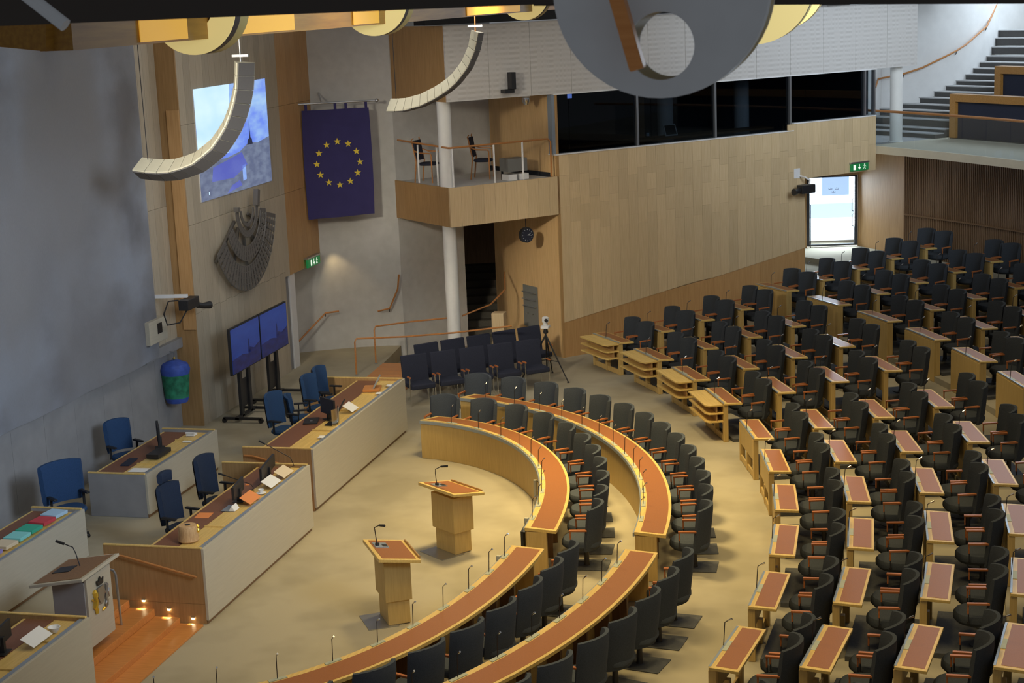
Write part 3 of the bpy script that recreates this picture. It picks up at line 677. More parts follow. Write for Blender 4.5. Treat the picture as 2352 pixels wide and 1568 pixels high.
def make_armchair(label, fabric, plate):
    t = thing('armchair', label, 'chair')
    bm = BM(); seat_pad(bm, .58, .60, .45, .13, x0=-.07); fin('seat', bm, fabric, t, smooth=True)
    bm = BM(); shell(bm, .61, .31, 1.0, .17, .07, .08); b = fin('backrest', bm, fabric, t, smooth=True)
    for s in (-1, 1):
        bm = BM(); bar(bm, (-.21, s * .285, .635), (.08, s * .285, .645), .022, .013); bar(bm, (-.195, s * .285, .50), (-.195, s * .285, .625), .012, .010); fin('armrest', bm, 'arm_wood', t, .003)
    bm = BM(); bar(bm, (-.19, -.29, .39), (-.19, .29, .39), .018, .012)
    for s in (-1, 1): bar(bm, (-.19, s * .285, .38), (-.19, s * .285, .52), .008, .007)
    fin('arm_frame', bm, 'dark_metal', t)
    bm = BM(); lathe(bm, [(.05, .014), (.04, .05), (.036, .31), (.09, .32)], 12); fin('pedestal', bm, 'dark_metal', t, smooth=True)
    bm = BM(); box(bm, -.2, .34, -.24, .24, .003, .014) if plate else lathe(bm, [(.17, .003), (.17, .012), (.05, .02)], 14); fin('base', bm, 'vent_dark', t, .003)
    return t
ch_c = make_armchair('charcoal armchair', 'charcoal_fabric_curved', True); ch_s = make_armchair('charcoal armchair', 'charcoal_fabric', False)
first = {'c': True, 's': True}
def put(kind, loc, rz, label, group):
    root = ch_c if kind == 'c' else ch_s
    if first[kind]: first[kind] = False; root.location = loc; root.rotation_euler.z = rz; root['label'] = label; root['group'] = group; return root
    return dup(root, loc, rz, label, group)
SIDE = {1: 'from the gap towards the visitor seats', -1: 'from the gap, away from visitor seats'}
for row, phs in ((1, ROW1PH), (2, ROW2PH)):
    for sgn in (1, -1):
        for k, ph in enumerate(phs):
            if sgn < 0 and k > (9 if row == 1 else 8): continue
            e = .002; tdir = curve_pt(row, sgn * (ph + e), 0, 0) - curve_pt(row, sgn * (ph - e), 0, 0); nr = Vector((tdir.y, -tdir.x, 0)).normalized()
            if nr.dot(curve_pt(row, sgn * ph, 0, 0)) < 0: nr = -nr
            p = curve_pt(row, sgn * ph, 0, 0) + nr * .36
            put('c', p, math.atan2(nr.y, nr.x) + random.uniform(-.05, .05), 'charcoal armchair at %s curved desk, %s %s' % (['inner', 'outer'][row - 1], ORD[k], SIDE[sgn]), 'armchairs along the %s curved desk' % ['inner', 'outer'][row - 1])

# ================================================================== PAIRED DESKS IN TIERED ROWS
TH14 = [-13.2, -8.242, -3.286, 1.679, 6.624, 11.629, 16.603, 22.884, 27.92, 32.95, 37.98]
TH59 = [17.78, 22.15, 26.45, 30.75, 35.15, 39.6]
def desk_top(t, L=1.36):
    M = Matrix.Rotation(math.radians(2.2), 4, 'Y'); bm = BM(); box(bm, -.18, .18, -L / 2, L / 2, .715, .752, M); fin('desktop', bm, 'maple', t, .006)
    bm = BM(); box(bm, -.105, .145, -L / 2 + .06, L / 2 - .06, .745, .7545, M); fin('leather_inlay', bm, 'leather', t)
    bm = BM(); box(bm, -.188, -.158, -L / 2 + .03, L / 2 - .03, .735, .757, M); c = fin('cable_channel', bm, 'channel_grey', t, .003)
    bm = BM(); box(bm, -.16, -.105, -.15, .15, .75, .758, M); fin('connector_plate', bm, 'plate_green', c)
    pp = mic(None, (-.15, 0, .756), .33, .11, (1, 0, 0)); bm = BM(); tube(bm, pp[:4], .006, 5); m_ = fin('microphone', bm, 'dark_metal', t, smooth=True)
    bm = BM(); tube(bm, [pp[3], pp[4]], [.009, .014], 6); fin('microphone_head', bm, 'chrome', m_, smooth=True)
def make_desk(kind, L=1.36):
    t = thing('bench_desk', 'desk', 'desk'); desk_top(t, L); lo = -.115 if kind == 'aisle' else 0
    if kind == 'aisle':
        sbox('front_panel', 'maple_panel', t, -.165, -.12, -L / 2 + .01, L / 2 - .01, -.118, .715, .004)
    else:
        sbox('front_panel', 'maple_panel', t, -.155, -.125, -L / 2 + .02, L / 2 - .02, .34, .715, .004)
        for y in (-L / 2 + .06, 0, L / 2 - .06): sbox('leg', 'maple_panel', t, -.16, -.07, y - .045, y + .045, .003, .715 if y else .34, .004)
        sbox('foot_rail', 'maple_panel', t, -.15, -.12, -L / 2 + .1, L / 2 - .1, .01, .12, .004)
    if kind == 'aisle':
        for y in (-L / 2 + .035, L / 2 - .035): sbox('leg', 'maple_panel', t, -.12, -.02, y - .025, y + .025, .003, .715, .004)
    if kind == 'shelf':
        for z, d in ((.70, .34), (.545, .33), (.385, .33)):
            bm = BM(); prism(bm, [(-.16, -L / 2 + .04), (-.16, L / 2 - .04), (-.16 - d, L / 2 - .04), (-.16 - d, -L / 2 + .16), (-.16 - d + .06, -L / 2 + .04)], z, z + .03); fin('shelf', bm, 'maple', t, .004)
        for z in (.415, .575): sbox('shelf_back', 'dark_wood' if False else 'brown_wood', t, -.30, -.27, -L / 2 + .06, L / 2 - .06, z, z + .128)
    return t
protos = {'frame': make_desk('frame'), 'aisle': make_desk('aisle'), 'shelf': make_desk('shelf')}; usedp = set()
SEC = {}
def place_desk(kind, p, rz, label, group):
    r = protos[kind]
    if kind not in usedp: usedp.add(kind); r.location = p; r.rotation_euler.z = rz; r['label'] = label; r['group'] = group; return r
    return dup(r, p, rz, label, group)
plat_mesh = None
for row in range(1, 10):
    ths_ = TH14 if row <= 4 else TH59; n = len(ths_)
    for ci, th in enumerate(ths_):
        if row > 4:
            q = pol(ROWR[row] + .5, th, ROWZ[row] + .7) - CAM; xs = PW / 2 + FPX * q.dot(RX) / q.dot(RF)
            if xs > 2470: continue
        num = ORD[n - 1 - ci]; rz = math.radians(th); z = ROWZ[row]; p = pol(ROWR[row], th, z)
        sec = 'row %s from the curved desks' % ORD[row - 1] if False else '%s straight row' % ORD[row - 1]
        kind = 'aisle' if row == 5 else ('shelf' if row == 1 and ci >= 7 else 'frame')
        lb = {'frame': 'two-seat maple desk with leather top, %s, %s from the panelled wall', 'aisle': 'two-seat desk with full-height front panel, %s, %s from the panelled wall', 'shelf': 'two-seat maple desk with open front shelves, %s, %s from the panelled wall'}[kind] % (sec, num)
        place_desk(kind, p, rz, lb, 'paired desks in the straight rows')
        # dark vent platform below the seats
        if plat_mesh is None:
            o = sbox('vent_platform', 'vent_dark', TERR[row], .0, .86, -.72, .72, .002, .07, .006); plat_mesh = o.data
        else: o = bpy.data.objects.new('vent_platform', plat_mesh); COL.objects.link(o); o.parent = TERR[row]
        o.location = p; o.rotation_euler.z = rz
        for s in (1, -1):
            q = p + Vector((math.cos(rz) * .60 - s * .335 * math.sin(rz), math.sin(rz) * .60 + s * .335 * math.cos(rz), .07))
            put('s', q, rz + random.uniform(-.07, .07), 'charcoal armchair, %s, desk %s from the panelled wall, seat %s that wall' % (sec, num, 'nearer' if s > 0 else 'farther from'), 'armchairs in the straight rows')

# ================================================================== VISITOR SEATS
def make_visitor(label):
    t = thing('visitor_chair', label, 'chair')
    bm = BM(); box(bm, .12, .19, -.295, .295, .38, 1.02); 
    for v in bm.verts: v.co.x += (v.co.z - .4) * .16
    fin('backrest', bm, 'navy_fabric', t, .02, 3, True)
    bm = BM(); box(bm, -.33, .13, -.27, .27, .37, .48); fin('seat', bm, 'navy_fabric', t, .03, 3, True)
    for s in (-1, 1):
        stube('leg', 'chrome', t, [(-.27, s * .285, .004), (-.24, s * .285, .62)], .014, 8); stube('leg', 'chrome', t, [(.20, s * .285, .004), (.14, s * .285, .42)], .014, 8)
        bm = BM(); bar(bm, (-.30, s * .285, .635), (-.12, s * .285, .635), .018, .014); fin('armrest', bm, 'arm_wood', t, .005)
    return t
VF = [(1.52 + .535 * k, 10.86 + .405 * k) for k in range(5)]; VB = [(1.45 + .475 * k, 12.02 + .48 * k) for k in range(5)]
v0 = None
for nm, L in (('front', VF), ('back', VB)):
    for k, (x, y) in enumerate(L):
        a = math.atan2(L[-1][1] - L[0][1], L[-1][0] - L[0][0]); rz = a + PI / 2; bx = Vector((math.cos(rz), math.sin(rz), 0)); p = Vector((x, y, 0)) - bx * .27
        lb = 'dark navy visitor chair, %s row under the balcony, %s from the tripod' % (nm, ORD[len(L) - 1 - k])
        if v0 is None: v0 = make_visitor(lb); v0.location = p; v0.rotation_euler.z = rz; v0['group'] = 'visitor chairs under the balcony'
        else: dup(v0, p, rz, lb, 'visitor chairs under the balcony')

# ================================================================== STAGE DESKS
def stage_desk(label, X0, X1, Y0, Y1, Z, xb, base=0, ext0=None, ext1=None, skirt=True):
    """X1 = front face, xb = back edge of worktop, ext = how far end panels run back"""
    t = thing('stage_desk', label, 'desk', (X1, (Y0 + Y1) / 2, base)); h = (Y1 - Y0) / 2; z = Z - base; W_ = X1 - xb
    sbox('front_panel', 'birch_pale', t, -.04, 0, -h, h, .06, z, .004); sbox('plinth', 'dark_wood', t, -.08, -.03, -h + .02, h - .02, .003, .06)
    sbox('worktop', 'maple', t, -W_, -.04, -h + .04, h - .04, z - .10, z - .05, .004)
    sbox('leather_inlay', 'leather_stage', t, -W_ + .05, -W_ * .52, -h + .06, h - .06, z - .052, z - .044)
    sbox('document_tray', 'dark_wood' if False else 'maple', t, -W_ * .5, -.13, -h + .06, h - .06, z - .051, z - .04, .003)
    for y in (-h * .5, h * .05, h * .55): sbox('tray_divider', 'maple', t, -W_ * .5, -.13, y - .012, y + .012, z - .04, z - .015)
    sbox('metal_ledge', 'channel_grey', t, -.12, -.045, -h + .03, h - .03, z - .03, z - .012)
    for y0, ex in ((-h, ext0), (h - .04, ext1)):
        sbox('end_panel', 'brown_wood' if base == 0 else 'wall_shadow_grey', t, (ex if ex is not None else X0) - X1, -.04, y0, y0 + .04, .003 if base else .30, z - .002, .004)
        if base == 0: sbox('end_panel', 'brown_wood', t, (ex if ex is not None else X0) - X1, -.04, y0, y0 + .04, .003, .298)
        sbox('end_cap', 'maple', t, (ex if ex is not None else X0) - X1, -.04, y0 - .004, y0 + .044, z - .002, z + .016, .003)
    return t
d1 = stage_desk('long secretariat desk with wooden gavel block, beside the podium steps', .9, 2.44, -2.13, 2.1, 1.115, 1.53)
d2 = stage_desk('long secretariat desk in front of the twin screens, ending at the visitor seats', .85, 2.14, 3.05, 8.3, 1.10, 1.12, 0, .85, -.03)
d3 = stage_desk('smaller podium desk with monitor, standing near the hanging blue bag', -1.2, -.14, 1.4, 4.25, 1.07, -1.18, PZ, -1.2, -1.2)
d4 = stage_desk('podium desk carrying a row of coloured files', -1.1, -.18, -4.4, -.62, 1.13, -1.06, PZ, -1.06, -1.06)
d5 = stage_desk('long secretariat desk on the far side of the lectern steps', .85, 2.10, -8.2, -4.80, 1.13, 1.2)
for (xa, za), (xb_, zb), (xc, zc), y, lb in (((2.33, .72), (1.22, .985), (.95, .99), -2.185, 'thin wooden handrail on the desk end beside the lit podium steps'), ((2.06, .72), (1.05, .97), (.9, .975), 2.995, 'thin wooden handrail on the desk end between the two secretariat desks')):
    t = thing('step_handrail', lb, 'handrail'); stube('rail', 'rail_wood', t, [(xa, y, za), (xb_, y, zb), (xc, y, zc)], .016, 8)
    for x, z in ((xa - .05, za), (xc + .05, zc - .005)): stube('bracket', 'dark_metal', t, [(x, y, z), (x, y + .045, z - .02)], .008, 6)
for k, (x, z) in enumerate(((2.20, .045), (1.84, .157), (1.46, .27))):
    t = thing('step_light', 'small recessed lamp lighting the %s podium step by the desk end' % ('lowest', 'middle', 'highest')[k], 'lamp', (x, -2.131, z + .04))
    bm = BM(); box(bm, -.02, .02, -.016, -.001, -.012, .012); fin('lens', bm, 'spot_glow', t); sbox('housing', 'steel', t, -.028, .028, -.018, .0, .012, .02)
    l = bpy.data.lights.new('step_glow', 'SPOT'); l.energy = 9; l.color = (1, .75, .4); l.spot_size = 1.5; l.spot_blend = .6; l.shadow_soft_size = .01
    lo = bpy.data.objects.new('step_glow', l); COL.objects.link(lo); lo.location = (x, -2.165, z + .04); lo.rotation_euler = (math.radians(-18), 0, 0)

# ---- items on the stage desks
def monitor(loc, rz, label, w=.46, h=.29):
    t = thing('monitor', label, 'monitor', loc, rz); sbox('screen_housing', 'dark_plastic', t, -.02, .02, -w / 2, w / 2, .10, .10 + h, .006); sbox('display', 'navy_fabric', t, -.023, -.0205, -w / 2 + .015, w / 2 - .015, .115, .085 + h); sbox('stand', 'dark_plastic', t, -.02, .05, -.03, .03, .01, .2); sbox('foot', 'dark_plastic', t, -.07, .09, -.1, .1, .001, .012, .003); return t
def sheet(loc, rz, label, w, d, mat='paper', name='paper_sheet', h=.004, cat='paper'): o = sbox(name, mat, None, -d / 2, d / 2, -w / 2, w / 2, 0, h); o.location = loc; o.rotation_euler.z = rz; return tag(o, label, cat)
Z1 = 1.115 - .044
gv = thing('gavel_block', 'round wooden gavel block with brass fitting on the secretariat desk', 'gavel block', (2.03, -1.72, Z1 + .012)); bm = BM(); n = 22
prof = [(.13, 0), (.15, .02), (.135, .12), (.14, .2), (.125, .235), (.03, .24)]; lathe(bm, prof, n); fin('block', bm, 'stump_wood', gv, smooth=True)
bm = BM(); lathe(bm, [(.04, .2405), (.04, .244), (.03, .246)], 14); fin('strike_mark', bm, 'dark_plastic', gv); bm = BM(); lathe(bm, [(.02, .12), (.035, .15), (.02, .18), (.03, .21), (.008, .24)], 10, (.13, .05, 0)); fin('brass_fitting', bm, 'gold', gv, smooth=True)
sheet((1.74, -.55, Z1 + .001), .1, 'orange sheet of paper on the leather beside the gavel block', .26, .22, 'file_orange')
sheet((1.78, 1.05, Z1 + .001), 0, 'small orange note on the leather of the desk with gavel block', .08, .06, 'file_orange')
monitor((2.02, .12, Z1 + .03), .15, 'flat dark monitor on the desk with gavel block, nearer the gavel', .6, .2); monitor((2.02, 1.32, Z1 + .016), .15, 'flat dark monitor on the desk with gavel block, farther from the gavel', .9, .2)
for x, y, lb in ((2.2, .15, 'orange-tinted paper leaning on the desk ledge between gavel and cup'), (2.2, 1.0, 'white paper sheet on the desk ledge past the cup'), (2.2, 1.55, 'pinkish paper sheet at the far end of the gavel desk ledge')):
    o = sheet((x, y, Z1 + .05), 0, lb, .42, .2, 'file_orange' if 'orange' in lb else ('file_beige' if 'pink' in lb else 'paper')); o.rotation_euler.y = .5; o.location.z = Z1 + .085
cp = thing('cup', 'pale saucer and cup on the desk with gavel block', 'cup', (2.2, .58, Z1 + .012)); bm = BM(); lathe(bm, [(.03, .012), (.045, .07), (.04, .07), (.028, .02)], 16); fin('bowl', bm, 'paper', cp, smooth=True); bm = BM(); lathe(bm, [(.04, .001), (.08, .012)], 16); fin('saucer', bm, 'paper', cp)
ns = thing('name_sign', 'small white folded name sign on the gavel desk', 'sign', (2.1, -.25, Z1 + .012)); bm = BM(); Mx2 = Matrix(((0, 0, 1, 0), (1, 0, 0, 0), (0, 1, 0, 0), (0, 0, 0, 1))); prism(bm, [(-.05, .001), (.05, .001), (0, .08)], -.09, .09, Matrix(((1, 0, 0, 0), (0, 0, 1, 0), (0, 1, 0, 0), (0, 0, 0, 1)))); fin('card', bm, 'paper', ns)
kb = sheet((2.0, -.2, Z1 + .012), 0, 'thin clear folder on the tray of the gavel desk', .3, .14, 'channel_grey', 'folder', .006, 'folder')
def gooseneck(loc, pts, label, parent=None):
    t = thing('desk_microphone', label, 'microphone', loc); bm = BM(); lathe(bm, [(.05, .001), (.05, .015), (.02, .025)], 12); fin('base', bm, 'brass', t); stube('neck', 'dark_metal', t, [(0, 0, .02)] + pts, .007, 6); a, b = Vector(pts[-1]), Vector(pts[-1]) + (Vector(pts[-1]) - Vector(pts[-2])).normalized() * .12; bm = BM(); tube(bm, [a, b], [.014, .02], 8); fin('head', bm, 'dark_plastic', t, smooth=True); return t
gooseneck((2.12, 1.92, Z1 + .012), [(.1, .03, .05), (.06, 0, .2), (-.35, -.02, .42)], 'brass-based gooseneck microphone at the far end of the gavel desk')
gooseneck((2.0, .66, Z1 + .012), [(.04, .03, .05), (.0, 0, .12), (-.42, .02, .24)], 'gooseneck microphone beside the cup on the gavel desk')
Z2 = 1.10 - .044
lp = thing('laptop', 'closed black laptop on the desk before the twin screens', 'laptop', (1.38, 5.0, Z2 + .001), .25); sbox('body', 'dark_plastic', lp, -.13, .13, -.2, .2, 0, .03, .008); sbox('badge', 'steel', lp, -.02, .03, -.08, -.02, .0301, .031)
monitor((1.66, 5.15, Z2 + .012), .9, 'dark monitor behind the steel document holder'); 
dh = thing('document_holder', 'curved polished steel document holder on the secretariat desk', 'holder', (1.82, 4.85, Z2 + .012)); bm = BM(); v = []
for k in range(11):
    a = -1.0 + 2.0 * k / 10; v.append([bm.verts.new((.14 * math.cos(a) * s_, .17 * math.sin(a) / .84 * s_, z)) for s_, z in ((1, .001), (1, .30), (.96, .30), (.96, .001))])
for a, b in zip(v, v[1:]):
    for q in range(4): bm.faces.new((a[q], a[(q + 1) % 4], b[(q + 1) % 4], b[q]))
bm.faces.new(v[0]); bm.faces.new(v[-1][::-1]); fin('shield', bm, 'chrome', dh, smooth=True); sbox('foot', 'dark_metal', dh, -.08, .1, -.14, .14, .0005, .012)
o = sheet((1.88, 5.75, Z2 + .10), 0, 'white sheet on a slanted holder beside the steel document holder', .36, .22); o.rotation_euler.y = .55
mo = thing('sheet_rest', 'thin black slanted rest beside the white sheet', 'stand', (1.70, 5.75, Z2 + .012)); bm = BM(); bar(bm, (-.02, -.2, .005), (-.02, .25, .16), .012); fin('bar', bm, 'dark_plastic', mo)
for y, lb in ((7.1, 'white card near the far end of the desk before the screens'), (7.75, 'white card at the very end of the desk by the visitor seats'), (3.9, 'white paper strip on the metal ledge near the step end')):
    sheet((1.98, y, Z2 + .03), .1, lb, .16, .1)
dv = thing('console', 'slanted desk console with grey screen at the visitor end of the desk', 'console', (1.75, 7.45, Z2 + .012), .2); sbox('base', 'orange_wood', dv, -.18, .15, -.2, .2, .001, .05, .006); bm = BM(); box(bm, -.02, .01, -.15, .15, .06, .3, Matrix.Rotation(.5, 4, 'Y')); fin('screen', bm, 'channel_grey', dv, .004)
Z3 = 1.07 - .044
monitor((-.72, 3.1, Z3 + .012), .5, 'dark monitor on the small podium desk', .52, .33)
ky = sheet((-.85, 2.2, Z3 + .002), .1, 'dark keyboard on the small podium desk', .42, .15, 'navy_fabric', 'keyboard', .02, 'keyboard'); sheet((-.45, 1.75, Z3 + .012), .05, 'white papers on the small podium desk corner', .22, .3); sheet((-.4, 3.55, Z3 + .012), .05, 'white note beside the monitor on the small podium desk', .14, .16)
tl = thing('telephone', 'white telephone beside the monitor on the small podium desk', 'telephone', (-.5, 3.95, Z3 + .012)); sbox('base', 'paper', tl, -.08, .08, -.07, .07, .001, .04, .008); sbox('handset', 'paper', tl, -.09, .09, -.075, -.03, .045, .07, .008)
bx_ = sheet((-.5, 2.62, Z3 + .03), 0, 'black box file under the monitor of the small podium desk', .5, .22, 'dark_plastic', 'box_file', .07, 'box')
Z4 = 1.13 - .044
for k, (n, y) in enumerate((('yellow', -3.15), ('purple', -2.77), ('beige', -2.36), ('cyan', -2.0), ('green', -1.66), ('red', -1.28), ('light_blue', -.93))):
    o = sbox('document_file', 'file_' + n, None, -.14, .14, -.15, .15, 0, .05, .004); o.location = (-.52, y, Z4 + .03); o.rotation_euler.z = random.uniform(-.12, .12); tag(o, '%s file on the podium desk in a row of coloured files' % n.replace('_', ' '), 'file', 'coloured files on the podium desk')
Z5 = 1.13 - .044
monitor((1.55, -5.95, Z5 + .012), .15, 'dark monitor on the desk beyond the lectern steps', .6, .22); o = sheet((1.82, -5.6, Z5 + .09), 0, 'white sheet on the ledge of the desk beyond the lectern steps', .45, .2); o.rotation_euler.y = .5
cp2 = thing('bowl', 'small white bowl on the desk beyond the lectern steps', 'bowl', (1.86, -5.25, Z5 + .012)); bm = BM(); lathe(bm, [(.04, .001), (.08, .07), (.07, .07), (.03, .012)], 16); fin('dish', bm, 'paper', cp2, smooth=True)

# ---- lecterns
def lectern(loc, rz, label, crest=False):
    t = thing('lectern', label, 'lectern', loc, rz)
    sbox('lower_column', 'maple_panel', t, -.16, .16, -.25, .25, .012, .42, .006); sbox('upper_column', 'maple_panel', t, -.19, .19, -.29, .29, .36, .93, .006)
    Mr = Matrix.Translation((0, 0, 1.0)) @ Matrix.Rotation(math.radians(9), 4, 'Y'); bm = BM(); box(bm, -.30, .30, -.47, .47, -.025, .02, Mr); tp_ = fin('desktop', bm, 'maple', t, .006)
    bm = BM(); box(bm, -.24, .24, -.41, .41, .015, .026, Mr); fin('leather_inlay', bm, 'leather', tp_); bm = BM(); box(bm, .285, .305, -.40, .40, .02, .05, Mr); fin('paper_lip', bm, 'brown_wood', tp_)
    bm = BM(); box(bm, -.22, -.02, .06, .28, .026, .034, Mr); pl_ = fin('control_plate', bm, 'channel_grey', t, .003); bm = BM(); box(bm, -.10, -.03, .09, .2, .034, .038, Mr); fin('display', bm, 'dark_plastic', pl_)
    b = Mr @ Vector((-.17, .15, .03)); bm = BM(); tube(bm, [b, b + Vector((0, 0, .03)), b + Vector((-.0, 0, .035))], .03, 10); fin('microphone_base', bm, 'dark_metal', t); pp = [b, b + Vector((-.02, .0, .2)), b + Vector((-.03, -.02, .27)), b + Vector((.02, -.10, .32))]
    m_ = stube('microphone', 'dark_metal', t, pp, .007, 6); bm = BM(); tube(bm, [pp[-1], pp[-1] + Vector((.05, -.11, .02))], [.015, .02], 8); fin('microphone_head', bm, 'dark_plastic', m_, smooth=True)
    sbox('floor_plate', 'steel', t, -.45, -.02, -.30, .30, .002, .012)
    return t
lectern((5.0, -1.55, 0), math.radians(32), 'maple lectern nearer the podium steps, with thin dark microphone')
lectern((5.03, 1.42, 0), math.radians(52), 'maple lectern nearer the visitor seats, in the curve of the inner desk')
t = thing('speaker_lectern', 'grey lectern with gold and silver coat of arms on its front', 'lectern', (1.36, -3.62, .338))
sbox('body', 'wall_shadow_grey', t, -.24, .22, -.34, .34, .004, .90, .006); sbox('front_board', 'birch_pale', t, .22, .25, -.32, .34, .004, .94, .004)
Mr = Matrix.Translation((-.05, 0, .95)) @ Matrix.Rotation(math.radians(-9), 4, 'Y'); bm = BM(); box(bm, -.42, .36, -.52, .52, -.02, .02, Mr); q = fin('desktop', bm, 'birch_pale', t, .005); bm = BM(); box(bm, -.38, .31, -.47, .47, .018, .026, Mr); fin('leather_inlay', bm, 'dark_wood', q); bm = BM(); box(bm, -.3, -.05, -.12, .12, .026, .034, Mr); fin('control_plate', bm, 'dark_metal', q)
stube('microphone', 'dark_metal', t, [(-.05, .1, .96), (-.11, .12, 1.14), (-.15, .13, 1.22), (-.28, .14, 1.26)], .008, 6); stube('microphone_head', 'dark_plastic', t, [(-.28, .14, 1.26), (-.40, .15, 1.29)], .02, 8)
cr = sbox('coat_of_arms', 'silver_relief', t, .25, .262, -.09, .09, .50, .74, .006)
Mc = Matrix(((0, 0, 1, .262), (1, 0, 0, 0), (0, 1, 0, 0), (0, 0, 0, 1)))
bm = BM(); prism(bm, [(-.085, .74), (.085, .74), (.085, .62), (.05, .54), (0, .50), (-.05, .54), (-.085, .62)], 0, .02, Mc); fin('shield', bm, 'silver_relief', cr)
bm = BM(); prism(bm, [(-.07, .77), (.07, .77), (.09, .85), (.04, .81), (0, .88), (-.04, .81), (-.09, .85)], 0, .02, Mc); fin('crown', bm, 'dark_metal', cr)
for s_ in (-1, 1):
    bm = BM(); m_ = lambda pts_, rr: tube(bm, [(.27, s_ * y, z) for y, z in pts_], rr, 6)
    m_([(.15, .42), (.15, .50), (.13, .58), (.15, .66)], [.018, .024, .03, .026]); m_([(.15, .66), (.165, .71), (.14, .74)], [.03, .034, .015]); m_([(.13, .60), (.10, .64), (.09, .69)], [.014, .013, .009]); m_([(.15, .50), (.11, .46), (.12, .41)], [.018, .014, .012]); m_([(.17, .48), (.22, .52), (.20, .60), (.23, .64)], [.01, .008, .008, .012])
    fin('lion', bm, 'gold' if s_ < 0 else 'silver_relief', cr, smooth=True)
bm = BM(); tube(bm, [(.27, .02, .40), (.27, .06, .42), (.27, .09, .40)], [.012, .02, .012], 6); fin('pendant', bm, 'gold', cr, smooth=True)
t = thing('stair_post_rail', 'thin bent steel grab rail beside the coat-of-arms lectern', 'handrail'); pb = onz(281, 1452, .115)
stube('rail', 'steel', t, [pb, pb + Vector((-.02, 0, .84)), pb + Vector((-.05, 0, .90)), pb + Vector((-.14, 0, .92)), pb + Vector((-.26, -.02, .91))], .018, 8); bm = BM(); lathe(bm, [(.05, 0.001), (.05, .01)], 12, pb); fin('foot', bm, 'steel', t)

# ---- blue office chairs
def office_chair(loc, rz, label, head=False, hi=.62, w=.46, mat='blue_fabric'):
    t = thing('office_chair', label, 'chair', loc, rz)
    bm = BM(); seat_pad(bm, .5, .5, .50, .09); fin('seat', bm, mat, t, smooth=True)
    bm = BM(); shell(bm, w, .55, .55 + hi, .08, .07, .06, xoff=.24); fin('backrest', bm, mat, t, smooth=True)
    bm = BM(); shell(bm, w * .9, .53, .55 + hi * .92, .07, .03, .06, xoff=.295); fin('back_shell', bm, 'dark_plastic', t, smooth=True)
    if head: bm = BM(); shell(bm, .30, .57 + hi, .57 + hi + .17, .03, .08, .0, xoff=.275, nx=8, nz=5); fin('headrest', bm, mat, t, smooth=True)
    for s in (-1, 1): bm = BM(); bar(bm, (-.12, s * .28, .69), (.14, s * .28, .69), .03, .015); bar(bm, (.05, s * .28, .46), (.05, s * .28, .68), .02, .012); fin('armrest', bm, 'dark_plastic', t, .006)
    bm = BM(); lathe(bm, [(.03, .08), (.03, .41)], 10); fin('gas_lift', bm, 'dark_metal', t)
    for k in range(5):
        a = 2 * PI * k / 5; e = Vector((math.cos(a) * .28, math.sin(a) * .28, .075)); bm = BM(); bar(bm, (0, 0, .10), e, .022, .015); l = fin('base_arm', bm, 'dark_plastic', t); bm = BM(); lathe(bm, [(.02, .003), (.03, .03), (.02, .058)], 8, (e.x, e.y, 0)); fin('castor', bm, 'dark_plastic', l)
    return t
office_chair((1.28, -.35, PZ), PI - .25, 'blue office chair with headrest behind the gavel desk', True, .60, .50, 'office_navy')
office_chair((1.28, 1.0, PZ), PI - .2, 'blue office chair without headrest behind the gavel desk', False, .66, .50, 'office_navy')
office_chair((.72, 5.35, PZ), PI - .25, 'high-backed blue office chair behind the laptop on the secretariat desk', False, .62, .52)
office_chair((.72, 6.2, PZ), PI + .35, 'low-backed blue office chair in the middle of the secretariat desk', False, .40, .52)
office_chair((.80, 6.98, PZ), PI - .2, 'blue office chair near the visitor end, closer to the laptop', False, .58, .50); office_chair((.80, 7.62, PZ), PI - .1, 'blue office chair at the visitor end of the secretariat desk', False, .60, .50)
office_chair((-1.50, 3.35, PZ), PI - .5, 'blue office chair behind the monitor of the small podium desk', False, .56, .52)
office_chair((-.98, .35, PZ), PI - .6, 'large deep-blue chair between the podium desks', False, .66, .72)

# ================================================================== STAGE WALL EQUIPMENT
# projection screen with a city skyline
ps = thing('projection_screen', 'large lit screen on the stage wall showing clouds over a city skyline', 'screen', (SX + .02, 9.70, 4.73))
YZ = Matrix(((0, 0, 1, 0), (1, 0, 0, 0), (0, 1, 0, 0), (0, 0, 0, 1)))    # (y, z) outlines, extruded along x
def flat(name, pts, x0, x1, mat, parent): bm = BM(); prism(bm, pts, x0, x1, YZ); return fin(name, bm, mat, parent)
SW, SH = 1.86, 2.22
sbox('frame', 'plaster_white', ps, -.02, .0, -SW, SW, 0, SH)
flat('sky', [(-SW, .62), (SW, .95), (SW, SH), (-SW, SH)], .0, .004, 'screen_sky', ps); flat('bright_cloud', [(-SW, .78), (-.35, .84), (-.1, SH), (-SW, SH)], .004, .006, 'screen_sky_pale', ps)
flat('city', [(-SW, 0), (SW, 0), (SW, .98), (1.2, .9), (.7, .95), (.2, .8), (-.4, .74), (-1.1, .76), (-SW, .78)], .005, .008, 'screen_city', ps)
flat('water', [(-1.3, .34), (-.2, .30), (.55, .5), (.3, .78), (-.4, .70), (-1.2, .62)], .008, .010, 'screen_water', ps); flat('water', [(-.6, .02), (.2, .10), (.1, .22), (-.3, .16)], .008, .010, 'screen_water', ps)
flat('tower', [(.62, .9), (.92, .9), (.88, 1.02), (.82, 1.04), (.79, 1.4), (.76, 1.04), (.66, 1.0)], .008, .010, 'screen_tower', ps)
flat('building', [(.28, .18), (.46, .2), (.46, .52), (.28, .5)], .008, .010, 'screen_sky', ps); flat('building', [(-1.5, .1), (-1.46, .1), (-1.46, .16), (-1.5, .16)], .008, .010, 'screen_sky_pale', ps)
